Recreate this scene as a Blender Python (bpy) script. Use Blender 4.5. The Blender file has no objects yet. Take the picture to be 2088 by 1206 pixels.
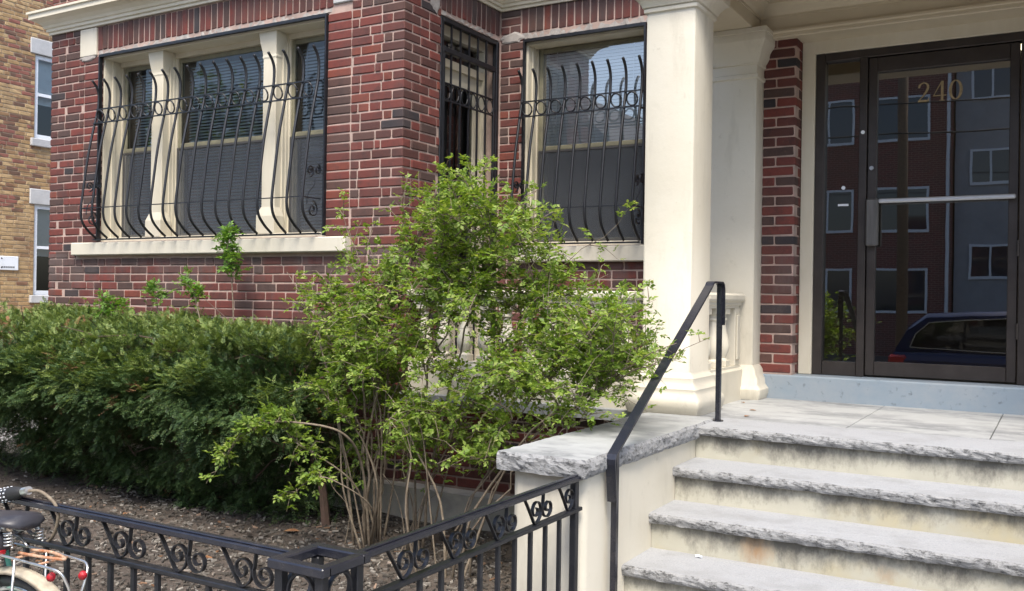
import bpy, math, random
import numpy as np
from mathutils import Vector, Matrix, noise as mnoise

# ------------------------------------------------------------------ camera, sky, sun, exposure
random.seed(7); RNG = np.random.default_rng(11)
scene = bpy.context.scene
COL = scene.collection
F_PX, YAW, PITCH, ROLL = 1912.7, math.radians(30.358), math.radians(0.065), math.radians(0.873)
fw = Vector((-math.sin(YAW)*math.cos(PITCH), math.cos(YAW)*math.cos(PITCH), math.sin(PITCH)))
r0 = Vector((math.cos(YAW), math.sin(YAW), 0)); u0 = r0.cross(fw)
rt = r0*math.cos(ROLL) + u0*math.sin(ROLL); up = u0*math.cos(ROLL) - r0*math.sin(ROLL)
cam_d = bpy.data.cameras.new('camera'); cam = bpy.data.objects.new('camera', cam_d); COL.objects.link(cam)
cam.matrix_world = Matrix(((rt.x, up.x, -fw.x, 0), (rt.y, up.y, -fw.y, 0), (rt.z, up.z, -fw.z, 0), (0, 0, 0, 1)))
cam_d.sensor_width = 36; cam_d.sensor_fit = 'HORIZONTAL'; cam_d.lens = 36*F_PX/2088
cam_d.clip_start = 0.05; cam_d.clip_end = 500
scene.camera = cam

SUN_EL, SUN_AZ = 57, 152      # azimuth: degrees clockwise from +Y; 180 = from behind the photographer
world = bpy.data.worlds.new('World'); scene.world = world; world.use_nodes = True
wn = world.node_tree.nodes; wl = world.node_tree.links
sky = wn.new('ShaderNodeTexSky'); sky.sky_type = 'NISHITA'; sky.sun_disc = False
sky.sun_elevation = math.radians(SUN_EL); sky.sun_rotation = math.radians(SUN_AZ)
sky.air_density = 1.0; sky.dust_density = 2.5; sky.ozone_density = 1.0
wl.new(sky.outputs[0], wn['Background'].inputs[0]); wn['Background'].inputs[1].default_value = 0.125
sd = bpy.data.lights.new('sun', 'SUN'); sd.energy = 2.0; sd.angle = math.radians(22); sd.color = (1, .95, .86)
so = bpy.data.objects.new('sun', sd); COL.objects.link(so)
el, az = math.radians(SUN_EL), math.radians(SUN_AZ)
sdir = Vector((math.sin(az)*math.cos(el), math.cos(az)*math.cos(el), math.sin(el)))
so.rotation_euler = sdir.to_track_quat('Z', 'Y').to_euler()
scene.view_settings.view_transform = 'Standard'; scene.view_settings.look = 'None'
scene.view_settings.exposure = 1.44; scene.view_settings.gamma = 1
scene.render.engine = 'CYCLES'
scene.cycles.max_bounces = 8; scene.cycles.transparent_max_bounces = 12

# ------------------------------------------------------------------ picture <-> place helper (for choosing which bricks show largest)
def proj(p):
    d = p[0]*fw.x + p[1]*fw.y + p[2]*fw.z
    if d < .2: return None
    return (1044 + F_PX*(p[0]*rt.x+p[1]*rt.y+p[2]*rt.z)/d, 603 - F_PX*(p[0]*up.x+p[1]*up.y+p[2]*up.z)/d, d)
def ray(u, v): return fw + rt*((u-1044)/F_PX) - up*((v-603)/F_PX)
def onY(u, v, Y): d = ray(u, v); return d*(Y/d.y)

GROUND = -1.62          # the eye is the origin: the pavement lies 1.62 m below it
BED = -1.53

# ------------------------------------------------------------------ materials
def new_mat(name):
    m = bpy.data.materials.new(name); m.use_nodes = True
    nt = m.node_tree; return m, nt, nt.nodes, nt.links, nt.nodes['Principled BSDF']
def ramp(nodes, stops, const=False):
    r = nodes.new('ShaderNodeValToRGB'); cr = r.color_ramp
    if const: cr.interpolation = 'CONSTANT'
    while len(cr.elements) < len(stops): cr.elements.new(.5)
    for e, (p, c) in zip(cr.elements, stops): e.position = p; e.color = (*c, 1)
    return r
def mixc(nodes, links, a, b, fac, mode='MIX'):
    n = nodes.new('ShaderNodeMix'); n.data_type = 'RGBA'; n.blend_type = mode; n.clamp_factor = True
    for s, v in ((n.inputs[6], a), (n.inputs[7], b), (n.inputs[0], fac)):
        if hasattr(v, 'links'): links.new(v, s)
        elif isinstance(v, (tuple, list)): s.default_value = (*v, 1)
        else: s.default_value = v
    return n.outputs[2]
def noise_tex(nodes, links, scale, detail=4, rough=.6, vec=None, stretch=None):
    n = nodes.new('ShaderNodeTexNoise'); n.inputs['Scale'].default_value = scale
    n.inputs['Detail'].default_value = detail; n.inputs['Roughness'].default_value = rough
    if vec is None:
        tc = nodes.new('ShaderNodeNewGeometry'); vec = tc.outputs['Position']
    if stretch:
        mp = nodes.new('ShaderNodeMapping'); mp.inputs['Scale'].default_value = stretch
        links.new(vec, mp.inputs['Vector']); vec = mp.outputs['Vector']
    links.new(vec, n.inputs['Vector']); return n
def mrange(nodes, links, v, a, b, c=0., d=1.):
    n = nodes.new('ShaderNodeMapRange'); links.new(v, n.inputs[0])
    for i, x in enumerate((a, b, c, d)): n.inputs[i+1].default_value = x
    return n.outputs[0]
def bump(nodes, links, bs, h, strength, dist=.01):
    b = nodes.new('ShaderNodeBump'); b.inputs['Strength'].default_value = strength; b.inputs['Distance'].default_value = dist
    links.new(h, b.inputs['Height']); links.new(b.outputs[0], bs.inputs['Normal'])
def simple(name, col, rough=.6, col2=None, nscale=8, lo=.4, hi=.65, bscale=0, bstr=.3, bdist=.004, metal=0, spec=.5, stretch=None, fine=None):
    m, nt, N, L, P = new_mat(name)
    P.inputs['Roughness'].default_value = rough; P.inputs['Metallic'].default_value = metal
    P.inputs['Specular IOR Level'].default_value = spec
    c = None
    if col2:
        n = noise_tex(N, L, nscale, 5, .65, stretch=stretch)
        c = mixc(N, L, col, col2, mrange(N, L, n.outputs[0], lo, hi))
    if fine:
        n2 = noise_tex(N, L, fine[0], 3, .7)
        c = mixc(N, L, c if c else col, fine[1], mrange(N, L, n2.outputs[0], fine[2], fine[3]))
    if c: L.new(c, P.inputs['Base Color'])
    else: P.inputs['Base Color'].default_value = (*col, 1)
    if bscale:
        n3 = noise_tex(N, L, bscale, 5, .65); bump(N, L, P, n3.outputs[0], bstr, bdist)
    return m
def brick_mat(name, single, stops, dirt, pale, zband=None, sooty=(.095, .058, .051)):
    m, nt, N, L, P = new_mat(name)
    if single: rnd = N.new('ShaderNodeObjectInfo').outputs['Random']
    else: rnd = N.new('ShaderNodeNewGeometry').outputs['Random Per Island']
    src = rnd
    if zband:                                   # brick lots of different colour laid in bands up the wall
        g = N.new('ShaderNodeNewGeometry'); sx = N.new('ShaderNodeSeparateXYZ'); L.new(g.outputs['Position'], sx.inputs[0])
        nn = noise_tex(N, L, .9, 2, .5, stretch=(1, .5, 1))
        bsh = mrange(N, L, nn.outputs[0], .38, .62, -.34, .34)
        ad = N.new('ShaderNodeMath'); ad.operation = 'ADD'; ad.use_clamp = True; L.new(rnd, ad.inputs[0]); L.new(bsh, ad.inputs[1]); src = ad.outputs[0]
    r = ramp(N, stops, True); L.new(src, r.inputs[0])
    c = r.outputs[0]
    n1 = noise_tex(N, L, 9, 6, .75); c = mixc(N, L, c, dirt, mrange(N, L, n1.outputs[0], .47, .75, 0, .7))
    n2 = noise_tex(N, L, 70, 4, .8); c = mixc(N, L, c, pale, mrange(N, L, n2.outputs[0], .58, .82, 0, .28))
    n3 = noise_tex(N, L, 1.5, 5, .65, stretch=(1, 1, .5)); c = mixc(N, L, c, sooty, mrange(N, L, n3.outputs[0], .48, .72, 0, .55))
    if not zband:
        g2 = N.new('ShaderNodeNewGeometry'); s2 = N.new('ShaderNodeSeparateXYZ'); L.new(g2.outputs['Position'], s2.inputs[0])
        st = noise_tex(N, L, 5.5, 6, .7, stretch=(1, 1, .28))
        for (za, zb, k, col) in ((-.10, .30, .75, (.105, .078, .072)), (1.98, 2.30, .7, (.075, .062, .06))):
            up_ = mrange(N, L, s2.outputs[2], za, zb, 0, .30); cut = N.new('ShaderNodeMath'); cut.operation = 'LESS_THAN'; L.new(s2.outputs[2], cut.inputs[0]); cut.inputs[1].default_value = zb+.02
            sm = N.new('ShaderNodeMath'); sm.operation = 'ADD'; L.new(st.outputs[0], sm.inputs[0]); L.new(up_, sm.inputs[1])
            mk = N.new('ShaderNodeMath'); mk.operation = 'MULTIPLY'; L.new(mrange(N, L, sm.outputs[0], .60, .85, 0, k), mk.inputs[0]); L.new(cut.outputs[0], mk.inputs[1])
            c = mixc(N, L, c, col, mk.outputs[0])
    L.new(c, P.inputs['Base Color']); P.inputs['Roughness'].default_value = .82; P.inputs['Specular IOR Level'].default_value = .3
    n4 = noise_tex(N, L, 120, 5, .7); bump(N, L, P, n4.outputs[0], .55, .003)
    return m
RED = [(0, (.084, .034, .029)), (.15, (.128, .038, .031)), (.36, (.150, .040, .032)), (.56, (.108, .037, .031)), (.69, (.088, .046, .038)), (.82, (.168, .046, .031)), (.88, (.072, .044, .038)), (.965, (.034, .031, .034))]
TAN = [(0, (.42, .29, .15)), (.16, (.36, .235, .115)), (.34, (.46, .32, .17)), (.5, (.30, .185, .095)), (.63, (.21, .115, .07)), (.78, (.145, .085, .06)), (.9, (.25, .10, .075))]
MAT = {}
MAT['brick'] = brick_mat('red_brick', True, RED, (.035, .026, .026), (.36, .20, .17))
MAT['brick_s'] = brick_mat('red_brick_mass', False, RED, (.035, .026, .026), (.36, .20, .17))
MAT['tan'] = brick_mat('tan_brick', True, TAN, (.09, .05, .03), (.5, .38, .25), True)
MAT['tan_s'] = brick_mat('tan_brick_mass', False, TAN, (.09, .05, .03), (.5, .38, .25), True)
MAT['mortar'] = simple('mortar', (.43, .31, .262), .9, (.31, .235, .20), 5, .42, .62, 90, .5, .004, fine=(160, (.30, .20, .17), .55, .8))
MAT['mortar_grey'] = simple('grey_mortar', (.38, .35, .32), .9, (.27, .24, .22), 14, .35, .65, 60, .6, .006)
MAT['mortar_tan'] = simple('tan_mortar', (.40, .32, .22), .9, (.3, .23, .16), 6, .35, .7)
def cream_mat(name, a, b, grime, k):
    m, nt, N, L, P = new_mat(name)
    n1 = noise_tex(N, L, 1.8, 5, .6); n2 = noise_tex(N, L, 7, 6, .7, stretch=(1, 1, .22)); n3 = noise_tex(N, L, 60, 4, .75); n4 = noise_tex(N, L, 14, 7, .8)
    c = mixc(N, L, a, b, mrange(N, L, n1.outputs[0], .35, .7))
    c = mixc(N, L, c, grime, mrange(N, L, n2.outputs[0], .54, .78, 0, k))
    c = mixc(N, L, c, grime, mrange(N, L, n4.outputs[0], .60, .76, 0, k*1.3))
    c = mixc(N, L, c, (.36, .31, .24), mrange(N, L, n3.outputs[0], .68, .80, 0, .5))
    L.new(c, P.inputs['Base Color']); P.inputs['Roughness'].default_value = .55
    ad = N.new('ShaderNodeMath'); ad.operation = 'MULTIPLY_ADD'; L.new(n4.outputs[0], ad.inputs[0]); ad.inputs[1].default_value = .35; L.new(n1.outputs[0], ad.inputs[2])
    bump(N, L, P, ad.outputs[0], .25, .02); return m
MAT['cream'] = cream_mat('cream_paint', (.575, .535, .445), (.535, .49, .395), (.36, .325, .25), .6)
MAT['cream_trim'] = simple('cream_trim_paint', (.60, .55, .44), .5, (.52, .465, .345), 3.0, .4, .75, 40, .12, .004, stretch=(1, 1, .35))
MAT['porch_trim'] = simple('bounce_tinted_trim', (.55, .475, .35), .5, (.50, .43, .31), 3, .4, .7)  # cream trim tanned, with the ceiling's yellow bounce light put into its colour
MAT['porch_ceiling'] = simple('porch_ceiling_paint', (.45, .36, .20), .6, (.38, .31, .17), 2, .4, .7)
MAT['iron'] = simple('black_iron_paint', (.008, .009, .012), .42, (.016, .016, .020), 30, .45, .7, 120, .12, .002)
MAT['rail'] = simple('dark_rail_paint', (.012, .013, .020), .27, (.026, .025, .030), 20, .5, .75, 60, .22, .003, spec=.6)
MAT['bronze'] = simple('bronze_metal', (.040, .033, .030), .38, (.055, .046, .042), 6, .4, .7, metal=.35)
MAT['sash'] = simple('olive_sash_paint', (.20, .185, .12), .5, (.13, .12, .085), 12, .4, .7)
MAT['sash_dark'] = simple('dark_sash_metal', (.055, .052, .05), .45)
MAT['bluegrey'] = simple('blue_grey_paint', (.215, .265, .31), .6, (.255, .29, .32), 5, .4, .65, 40, .2, .004, fine=(18, (.12, .145, .17), .60, .75))
MAT['white'] = simple('white_paint', (.72, .75, .79), .45, (.6, .63, .67), 9, .5, .8)
MAT['stone_pale'] = simple('pale_stone', (.46, .46, .46), .8, (.36, .36, .36), 5, .4, .7, 60, .4, .004)
MAT['bark'] = simple('grey_brown_bark', (.13, .10, .07), .85, (.22, .18, .13), 30, .4, .65, 60, .5, .003)
MAT['bark_dark'] = simple('dark_bark', (.075, .048, .036), .9, (.10, .06, .045), 25, .4, .65)
MAT['soil'] = simple('mulch_soil', (.055, .040, .030), .95, (.12, .095, .075), 14, .35, .7, 60, 1.0, .02, fine=(90, (.20, .17, .14), .60, .78))
MAT['concrete'] = simple('pavement_concrete', (.36, .35, .33), .9, (.27, .26, .25), 3, .35, .7, 80, .3, .004)
MAT['asphalt'] = simple('asphalt', (.05, .05, .052), .9, (.065, .064, .063), 5, .3, .7, 150, .5, .004)
MAT['plinth'] = simple('painted_footing', (.50, .45, .37), .8, (.30, .28, .25), 4, .35, .65, 30, .4, .006)
MAT['gold'] = simple('gold_leaf_paint', (.30, .225, .12), .45, (.20, .15, .085), 40, .4, .7)
MAT['dark'] = simple('dark_interior', (.03, .028, .026), .9)
MAT['interior'] = simple('interior_wall_paint', (.22, .19, .15), .8)
MAT['curtain'] = simple('blind_slat', (.42, .45, .50), .6)

def granite(name, base, dark, light, stain):
    m, nt, N, L, P = new_mat(name)
    n1 = noise_tex(N, L, 130, 3, .85); n2 = noise_tex(N, L, 260, 2, .8); n3 = noise_tex(N, L, 5, 5, .65)
    c = mixc(N, L, base, light, mrange(N, L, n2.outputs[0], .48, .66))
    c = mixc(N, L, c, dark, mrange(N, L, n1.outputs[0], .56, .72, 0, .75))
    c = mixc(N, L, c, stain, mrange(N, L, n3.outputs[0], .48, .75, 0, .6))
    L.new(c, P.inputs['Base Color']); P.inputs['Roughness'].default_value = .85
    n4 = noise_tex(N, L, 45, 8, .75); bump(N, L, P, n4.outputs[0], .5, .006)
    return m
MAT['granite'] = granite('grey_granite', (.285, .29, .30), (.11, .11, .115), (.38, .385, .39), (.20, .20, .195))
def rockface(name):            # split face of the same granite: dark mottling follows its bump noise
    m, nt, N, L, P = new_mat(name)
    n1 = noise_tex(N, L, 44, 8, .82, stretch=(.6, .6, 1.2)); n2 = noise_tex(N, L, 150, 3, .8)
    c = mixc(N, L, (.31, .31, .31), (.05, .05, .048), mrange(N, L, n1.outputs[0], .49, .62))
    c = mixc(N, L, c, (.20, .20, .205), mrange(N, L, n2.outputs[0], .56, .72, 0, .6))
    L.new(c, P.inputs['Base Color']); P.inputs['Roughness'].default_value = .95
    bump(N, L, P, n1.outputs[0], .9, .012); return m
MAT['rock'] = rockface('split_granite_face')
def slab_mat(name):
    m, nt, N, L, P = new_mat(name)
    n1 = noise_tex(N, L, 2.4, 6, .65, stretch=(.8, 1.8, 1)); n2 = noise_tex(N, L, 9, 6, .7); n3 = noise_tex(N, L, 180, 3, .8)
    c = mixc(N, L, (.34, .345, .34), (.19, .195, .198), mrange(N, L, n1.outputs[0], .44, .62))
    c = mixc(N, L, c, (.40, .405, .40), mrange(N, L, n2.outputs[0], .5, .7, 0, .8))
    c = mixc(N, L, c, (.2, .2, .2), mrange(N, L, n3.outputs[0], .6, .75, 0, .5))
    L.new(c, P.inputs['Base Color']); P.inputs['Roughness'].default_value = .7
    bump(N, L, P, n2.outputs[0], .2, .006); return m
MAT['landing'] = slab_mat('worn_landing_slate')
def riser_mat(name):
    m, nt, N, L, P = new_mat(name)
    g = N.new('ShaderNodeNewGeometry')
    n1 = noise_tex(N, L, 4.2, 6, .75, stretch=(1, 1, .45)); n2 = noise_tex(N, L, 26, 7, .8, stretch=(1, 1, .6)); n3 = noise_tex(N, L, 2.3, 4, .6)
    uv = N.new('ShaderNodeTexCoord'); sp = N.new('ShaderNodeSeparateXYZ'); L.new(uv.outputs['Generated'], sp.inputs[0])
    c = mixc(N, L, (.43, .41, .335), (.345, .33, .27), mrange(N, L, n3.outputs[0], .4, .65))
    c = mixc(N, L, c, (.46, .38, .20), mrange(N, L, n3.outputs[0], .54, .7, 0, .5))
    # weather drips from the nosing: grime streaks with their own ragged shape, densest where water runs off the tread
    drip = mrange(N, L, sp.outputs[2], .1, 1.0, 0, .36)
    ad = N.new('ShaderNodeMath'); ad.operation = 'ADD'; L.new(n1.outputs[0], ad.inputs[0]); L.new(drip, ad.inputs[1])
    ad2 = N.new('ShaderNodeMath'); ad2.operation = 'MULTIPLY_ADD'; L.new(n2.outputs[0], ad2.inputs[0]); ad2.inputs[1].default_value = .6; L.new(ad.outputs[0], ad2.inputs[2])
    c = mixc(N, L, c, (.085, .08, .07), mrange(N, L, ad2.outputs[0], .86, 1.20, 0, .9))
    for (px, py, pz, r, k) in ((-1.17, 4.193, -1.125, .085, .75), (-.62, 4.193, -1.15, .05, .35), (-.40, 3.88, -1.29, .06, .4)):      # rust bleeding from an old fixing
        vd = N.new('ShaderNodeVectorMath'); vd.operation = 'DISTANCE'; L.new(g.outputs['Position'], vd.inputs[0]); vd.inputs[1].default_value = (px, py, pz)
        aa = N.new('ShaderNodeMath'); aa.operation = 'MULTIPLY_ADD'; L.new(n2.outputs[0], aa.inputs[0]); aa.inputs[1].default_value = .16; L.new(vd.outputs['Value'], aa.inputs[2])
        c = mixc(N, L, c, (.27, .145, .06), mrange(N, L, aa.outputs[0], .08+r*.1, .08+r, k, 0))
    L.new(c, P.inputs['Base Color']); P.inputs['Roughness'].default_value = .8
    bump(N, L, P, n2.outputs[0], .3, .006); return m
MAT['riser'] = riser_mat('stained_cream_stucco')
MAT['rust'] = simple('rust_stain', (.36, .17, .06), .9, (.46, .33, .17), 30, .4, .6)

def glass_mat(name, tint, refl, rough=0.0, mult=1.8):
    m, nt, N, L, P = new_mat(name); N.remove(P)
    out = N['Material Output']
    t = N.new('ShaderNodeBsdfTransparent'); t.inputs[0].default_value = (*tint, 1)
    gl = N.new('ShaderNodeBsdfGlossy'); gl.inputs['Roughness'].default_value = rough; gl.inputs[0].default_value = (1, 1, 1, 1)
    fr = N.new('ShaderNodeFresnel'); fr.inputs[0].default_value = 1.52
    ma = N.new('ShaderNodeMath'); ma.operation = 'MULTIPLY_ADD'; ma.use_clamp = True; L.new(fr.outputs[0], ma.inputs[0]); ma.inputs[1].default_value = mult; ma.inputs[2].default_value = refl
    nz = noise_tex(N, L, 1.6, 2, .5); b = N.new('ShaderNodeBump'); b.inputs['Strength'].default_value = .022; b.inputs['Distance'].default_value = .02
    L.new(nz.outputs[0], b.inputs['Height']); L.new(b.outputs[0], gl.inputs['Normal'])
    mx = N.new('ShaderNodeMixShader'); L.new(ma.outputs[0], mx.inputs[0]); L.new(t.outputs[0], mx.inputs[1]); L.new(gl.outputs[0], mx.inputs[2])
    L.new(mx.outputs[0], out.inputs[0]); return m
MAT['glass'] = glass_mat('window_glass', (.80, .85, .84), .0, mult=1.1)
MAT['glass_clear'] = glass_mat('bright_window_glass', (.92, .95, .95), .16)
MAT['blind_pale'] = simple('pale_blind_slat', (.78, .80, .80), .5)
MAT['glass_door'] = glass_mat('tinted_door_glass', (.50, .51, .51), .11)
def screen_mat(name):
    m, nt, N, L, P = new_mat(name); out = N['Material Output']
    P.inputs['Base Color'].default_value = (.072, .080, .094, 1); P.inputs['Roughness'].default_value = .7
    t = N.new('ShaderNodeBsdfTransparent'); mx = N.new('ShaderNodeMixShader'); mx.inputs[0].default_value = .55
    L.new(t.outputs[0], mx.inputs[1]); L.new(P.outputs[0], mx.inputs[2]); L.new(mx.outputs[0], out.inputs[0]); return m
MAT['screen'] = screen_mat('insect_screen')
def leaf_mat(name, stops, trans=.35, rough=.5):
    m, nt, N, L, P = new_mat(name); out = N['Material Output']
    g = N.new('ShaderNodeNewGeometry'); r = ramp(N, stops); L.new(g.outputs['Random Per Island'], r.inputs[0])
    n = noise_tex(N, L, 3.0, 3, .5)
    c = mixc(N, L, r.outputs[0], stops[0][1], mrange(N, L, n.outputs[0], .5, .75, 0, .6))
    L.new(c, P.inputs['Base Color']); P.inputs['Roughness'].default_value = rough; P.inputs['Specular IOR Level'].default_value = .4
    tr = N.new('ShaderNodeBsdfTranslucent'); br = mixc(N, L, c, (1.0, 1.0, .35), 1.0, 'MULTIPLY'); L.new(br, tr.inputs[0])
    mx = N.new('ShaderNodeMixShader'); mx.inputs[0].default_value = trans; L.new(P.outputs[0], mx.inputs[1]); L.new(tr.outputs[0], mx.inputs[2])
    L.new(mx.outputs[0], out.inputs[0]); return m
MAT['rose_leaf'] = leaf_mat('rose_leaf', [(0, (.12, .20, .032)), (.4, (.20, .31, .05)), (.75, (.29, .39, .08)), (1, (.41, .47, .15))], .48)
MAT['yew'] = leaf_mat('yew_needles', [(0, (.032, .066, .024)), (.5, (.058, .105, .034)), (.85, (.09, .145, .045)), (1, (.14, .18, .06))], .2)
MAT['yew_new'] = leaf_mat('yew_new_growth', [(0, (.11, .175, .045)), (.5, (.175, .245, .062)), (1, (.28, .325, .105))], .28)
MAT['sprout'] = leaf_mat('sprout_leaf', [(0, (.10, .22, .04)), (.6, (.17, .31, .06)), (1, (.26, .38, .09))], .4)
MAT['dead_leaf'] = simple('dead_leaf', (.16, .07, .03), .85, (.28, .15, .07), 30, .4, .6)
def chip_mat():
    m, nt, N, L, P = new_mat('bark_chips'); g = N.new('ShaderNodeNewGeometry')
    r = ramp(N, [(0, (.03, .025, .02)), (.4, (.065, .055, .045)), (.75, (.13, .113, .094)), (.96, (.28, .255, .22)), (1, (.20, .09, .035))]); L.new(g.outputs['Random Per Island'], r.inputs[0])
    L.new(r.outputs[0], P.inputs['Base Color']); P.inputs['Roughness'].default_value = .95; return m
MAT['chips'] = chip_mat()

# ------------------------------------------------------------------ mesh helpers
class MB:
    def __init__(s): s.v = []; s.f = []; s.mi = []
    def add(s, vs, fs, mi=0):
        o = len(s.v); s.v.extend([tuple(p) for p in vs]); s.f.extend([tuple(i+o for i in f) for f in fs]); s.mi.extend([mi]*len(fs)); return s
    def box(s, x0, x1, y0, y1, z0, z1, mi=0):
        return s.add([(x0,y0,z0),(x1,y0,z0),(x1,y1,z0),(x0,y1,z0),(x0,y0,z1),(x1,y0,z1),(x1,y1,z1),(x0,y1,z1)],
                     [(0,3,2,1),(4,5,6,7),(0,1,5,4),(1,2,6,5),(2,3,7,6),(3,0,4,7)], mi)
    def cbox(s, x0, x1, y0, y1, z0, z1, c=.006, mi=0):       # box with chamfered edges
        c = min(c, (x1-x0)*.45, (y1-y0)*.45, (z1-z0)*.45)
        X, Y, Z = (x0, x1), (y0, y1), (z0, z1); vs = []; idx = {}
        for i in (0, 1):
            for j in (0, 1):
                for k in (0, 1):
                    sx, sy, sz = (1-2*i)*c, (1-2*j)*c, (1-2*k)*c
                    for a in range(3):
                        p = [X[i]+sx, Y[j]+sy, Z[k]+sz]; p[a] = (X[i], Y[j], Z[k])[a]
                        idx[i, j, k, a] = len(vs); vs.append(tuple(p))
        fs = []
        for a in range(3):
            b, d = (a+1) % 3, (a+2) % 3
            for side in (0, 1):
                q = []
                for (p, r) in ((0, 0), (1, 0), (1, 1), (0, 1)):
                    key = [0, 0, 0]; key[a] = side; key[b] = p; key[d] = r; q.append(idx[(*key, a)])
                fs.append(tuple(q if side else q[::-1]))
            for p in (0, 1):                                   # edge chamfers along axis a, between faces b and d
                for r in (0, 1):
                    k0 = [0, 0, 0]; k0[b] = p; k0[d] = r; k1 = list(k0); k1[a] = 1
                    q = [idx[(*k0, b)], idx[(*k1, b)], idx[(*k1, d)], idx[(*k0, d)]]
                    fs.append(tuple(q if p != r else q[::-1]))
        for i in (0, 1):
            for j in (0, 1):
                for k in (0, 1):
                    q = [idx[i, j, k, a] for a in range(3)]; fs.append(tuple(q if (i+j+k) % 2 else q[::-1]))
        return s.add(vs, fs, mi)
    def tube(s, pts, r, n=8, cap=True, sq=False, mi=0, rs=None):
        pts = [Vector(p) for p in pts]; m = len(pts); vs = []; fs = []
        t0 = (pts[1]-pts[0]).normalized()
        ref = Vector((0, 0, 1)) if abs(t0.z) < .9 else Vector((1, 0, 0))
        nrm = (ref - t0*ref.dot(t0)).normalized()
        k = 4 if sq else n
        for i, p in enumerate(pts):
            t = ((pts[min(i+1, m-1)]-pts[max(i-1, 0)])).normalized()
            nrm = (nrm - t*nrm.dot(t))
            nrm = nrm.normalized() if nrm.length > 1e-6 else t.orthogonal().normalized()
            b = t.cross(nrm); rr = rs[i] if rs else r
            for j in range(k):
                a = 2*math.pi*j/k + (math.pi/4 if sq else 0)
                q = 1.4142*rr if sq else rr
                vs.append(p + nrm*math.cos(a)*q + b*math.sin(a)*q)
        for i in range(m-1):
            for j in range(k):
                fs.append((i*k+j, i*k+(j+1) % k, (i+1)*k+(j+1) % k, (i+1)*k+j))
        if cap: fs += [tuple(range(k))[::-1], tuple((m-1)*k+j for j in range(k))]
        return s.add(vs, fs, mi)
    def ribbon(s, pts, w, h, nrm, mi=0):     # flat bar: width w along the fixed axis nrm, thickness h in the plane of the path
        pts = [Vector(p) for p in pts]; nrm = Vector(nrm); m = len(pts); vs = []; fs = []
        for i, p in enumerate(pts):
            t = (pts[min(i+1, m-1)]-pts[max(i-1, 0)]).normalized(); b = t.cross(nrm).normalized()
            for (a, c) in ((-1, -1), (1, -1), (1, 1), (-1, 1)): vs.append(p + nrm*(a*w/2) + b*(c*h/2))
        for i in range(m-1):
            for j in range(4): fs.append((i*4+j, i*4+(j+1) % 4, (i+1)*4+(j+1) % 4, (i+1)*4+j))
        fs += [(3, 2, 1, 0), tuple((m-1)*4+j for j in range(4))]
        return s.add(vs, fs, mi)
    def rings(s, rings, cap=True, mi=0):     # stack of closed rings with equal counts
        k = len(rings[0]); vs = [p for r in rings for p in r]; fs = []
        for i in range(len(rings)-1):
            for j in range(k): fs.append((i*k+j, i*k+(j+1) % k, (i+1)*k+(j+1) % k, (i+1)*k+j))
        if cap: fs += [tuple(range(k))[::-1], tuple((len(rings)-1)*k+j for j in range(k))]
        return s.add(vs, fs, mi)
    def sqstack(s, x0, x1, y0, y1, prof, rad=.012, mi=0):    # rounded-rectangle stack; prof = [(offset, z)]
        R = []
        for o, z in prof:
            a, b, c, d = x0-o, x1+o, y0-o, y1+o; rr = rad; ring = []
            for cx, cy, st in ((b-rr, d-rr, 0), (a+rr, d-rr, 90), (a+rr, c+rr, 180), (b-rr, c+rr, 270)):
                for q in (0, 45, 90): ring.append((cx+rr*math.cos(math.radians(st+q)), cy+rr*math.sin(math.radians(st+q)), z))
            R.append(ring)
        return s.rings(R, mi=mi)
    def lathe(s, cx, cy, prof, n=16, mi=0):
        return s.rings([[(cx+r*math.cos(2*math.pi*j/n), cy+r*math.sin(2*math.pi*j/n), z) for j in range(n)] for r, z in prof], mi=mi)
    def sweep(s, path, prof, closed_prof=True, mi=0):        # path [(x,y)], prof [(out,z)] ; out lies to the right of the walking direction
        P = [Vector((p[0], p[1])) for p in path]; rows = []
        for i, p in enumerate(P):
            ds = []
            if i > 0: ds.append((P[i]-P[i-1]).normalized())
            if i < len(P)-1: ds.append((P[i+1]-P[i]).normalized())
            ns = [Vector((d.y, -d.x)) for d in ds]
            if len(ns) == 2: mvec = (ns[0]+ns[1]); mvec = mvec / (1+ns[0].dot(ns[1]))
            else: mvec = ns[0]
            rows.append([(p.x+mvec.x*o, p.y+mvec.y*o, z) for o, z in prof])
        return s.rings(rows, mi=mi)
    def build(s, name, mat, parent=None, smooth=False, loc=None, kind=None):
        me = bpy.data.meshes.new(name); me.from_pydata(s.v, [], s.f)
        for m in (mat if isinstance(mat, (list, tuple)) else [mat]): me.materials.append(MAT[m] if isinstance(m, str) else m)
        if any(s.mi): me.polygons.foreach_set('material_index', s.mi)
        me.validate(clean_customdata=False); me.update()
        if smooth:
            me.polygons.foreach_set('use_smooth', [True]*len(me.polygons))
        o = bpy.data.objects.new(name, me); COL.objects.link(o); o.parent = parent
        if loc: o.location = loc
        if kind: o['kind'] = kind
        return o
def obj_from(name, me, parent=None, loc=None, rz=0, scale=None):
    o = bpy.data.objects.new(name, me); COL.objects.link(o); o.parent = parent
    if loc: o.location = loc
    if rz: o.rotation_euler = (0, 0, rz)
    if scale: o.scale = scale
    return o
def smooth_by_angle(o, deg=40):
    me = o.data; me.polygons.foreach_set('use_smooth', [True]*len(me.polygons))
    try: me.set_sharp_from_angle(angle=math.radians(deg))
    except Exception: pass
    return o
def tag(o, label=None, cat=None, group=None, kind=None):
    if label: o['label'] = label
    if cat: o['category'] = cat
    if group: o['group'] = group
    if kind: o['kind'] = kind
    return o
def thing(name, label, cat, group=None):
    o = bpy.data.objects.new(name, None); COL.objects.link(o); o.empty_display_size = .1
    return tag(o, label, cat, group)
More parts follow.
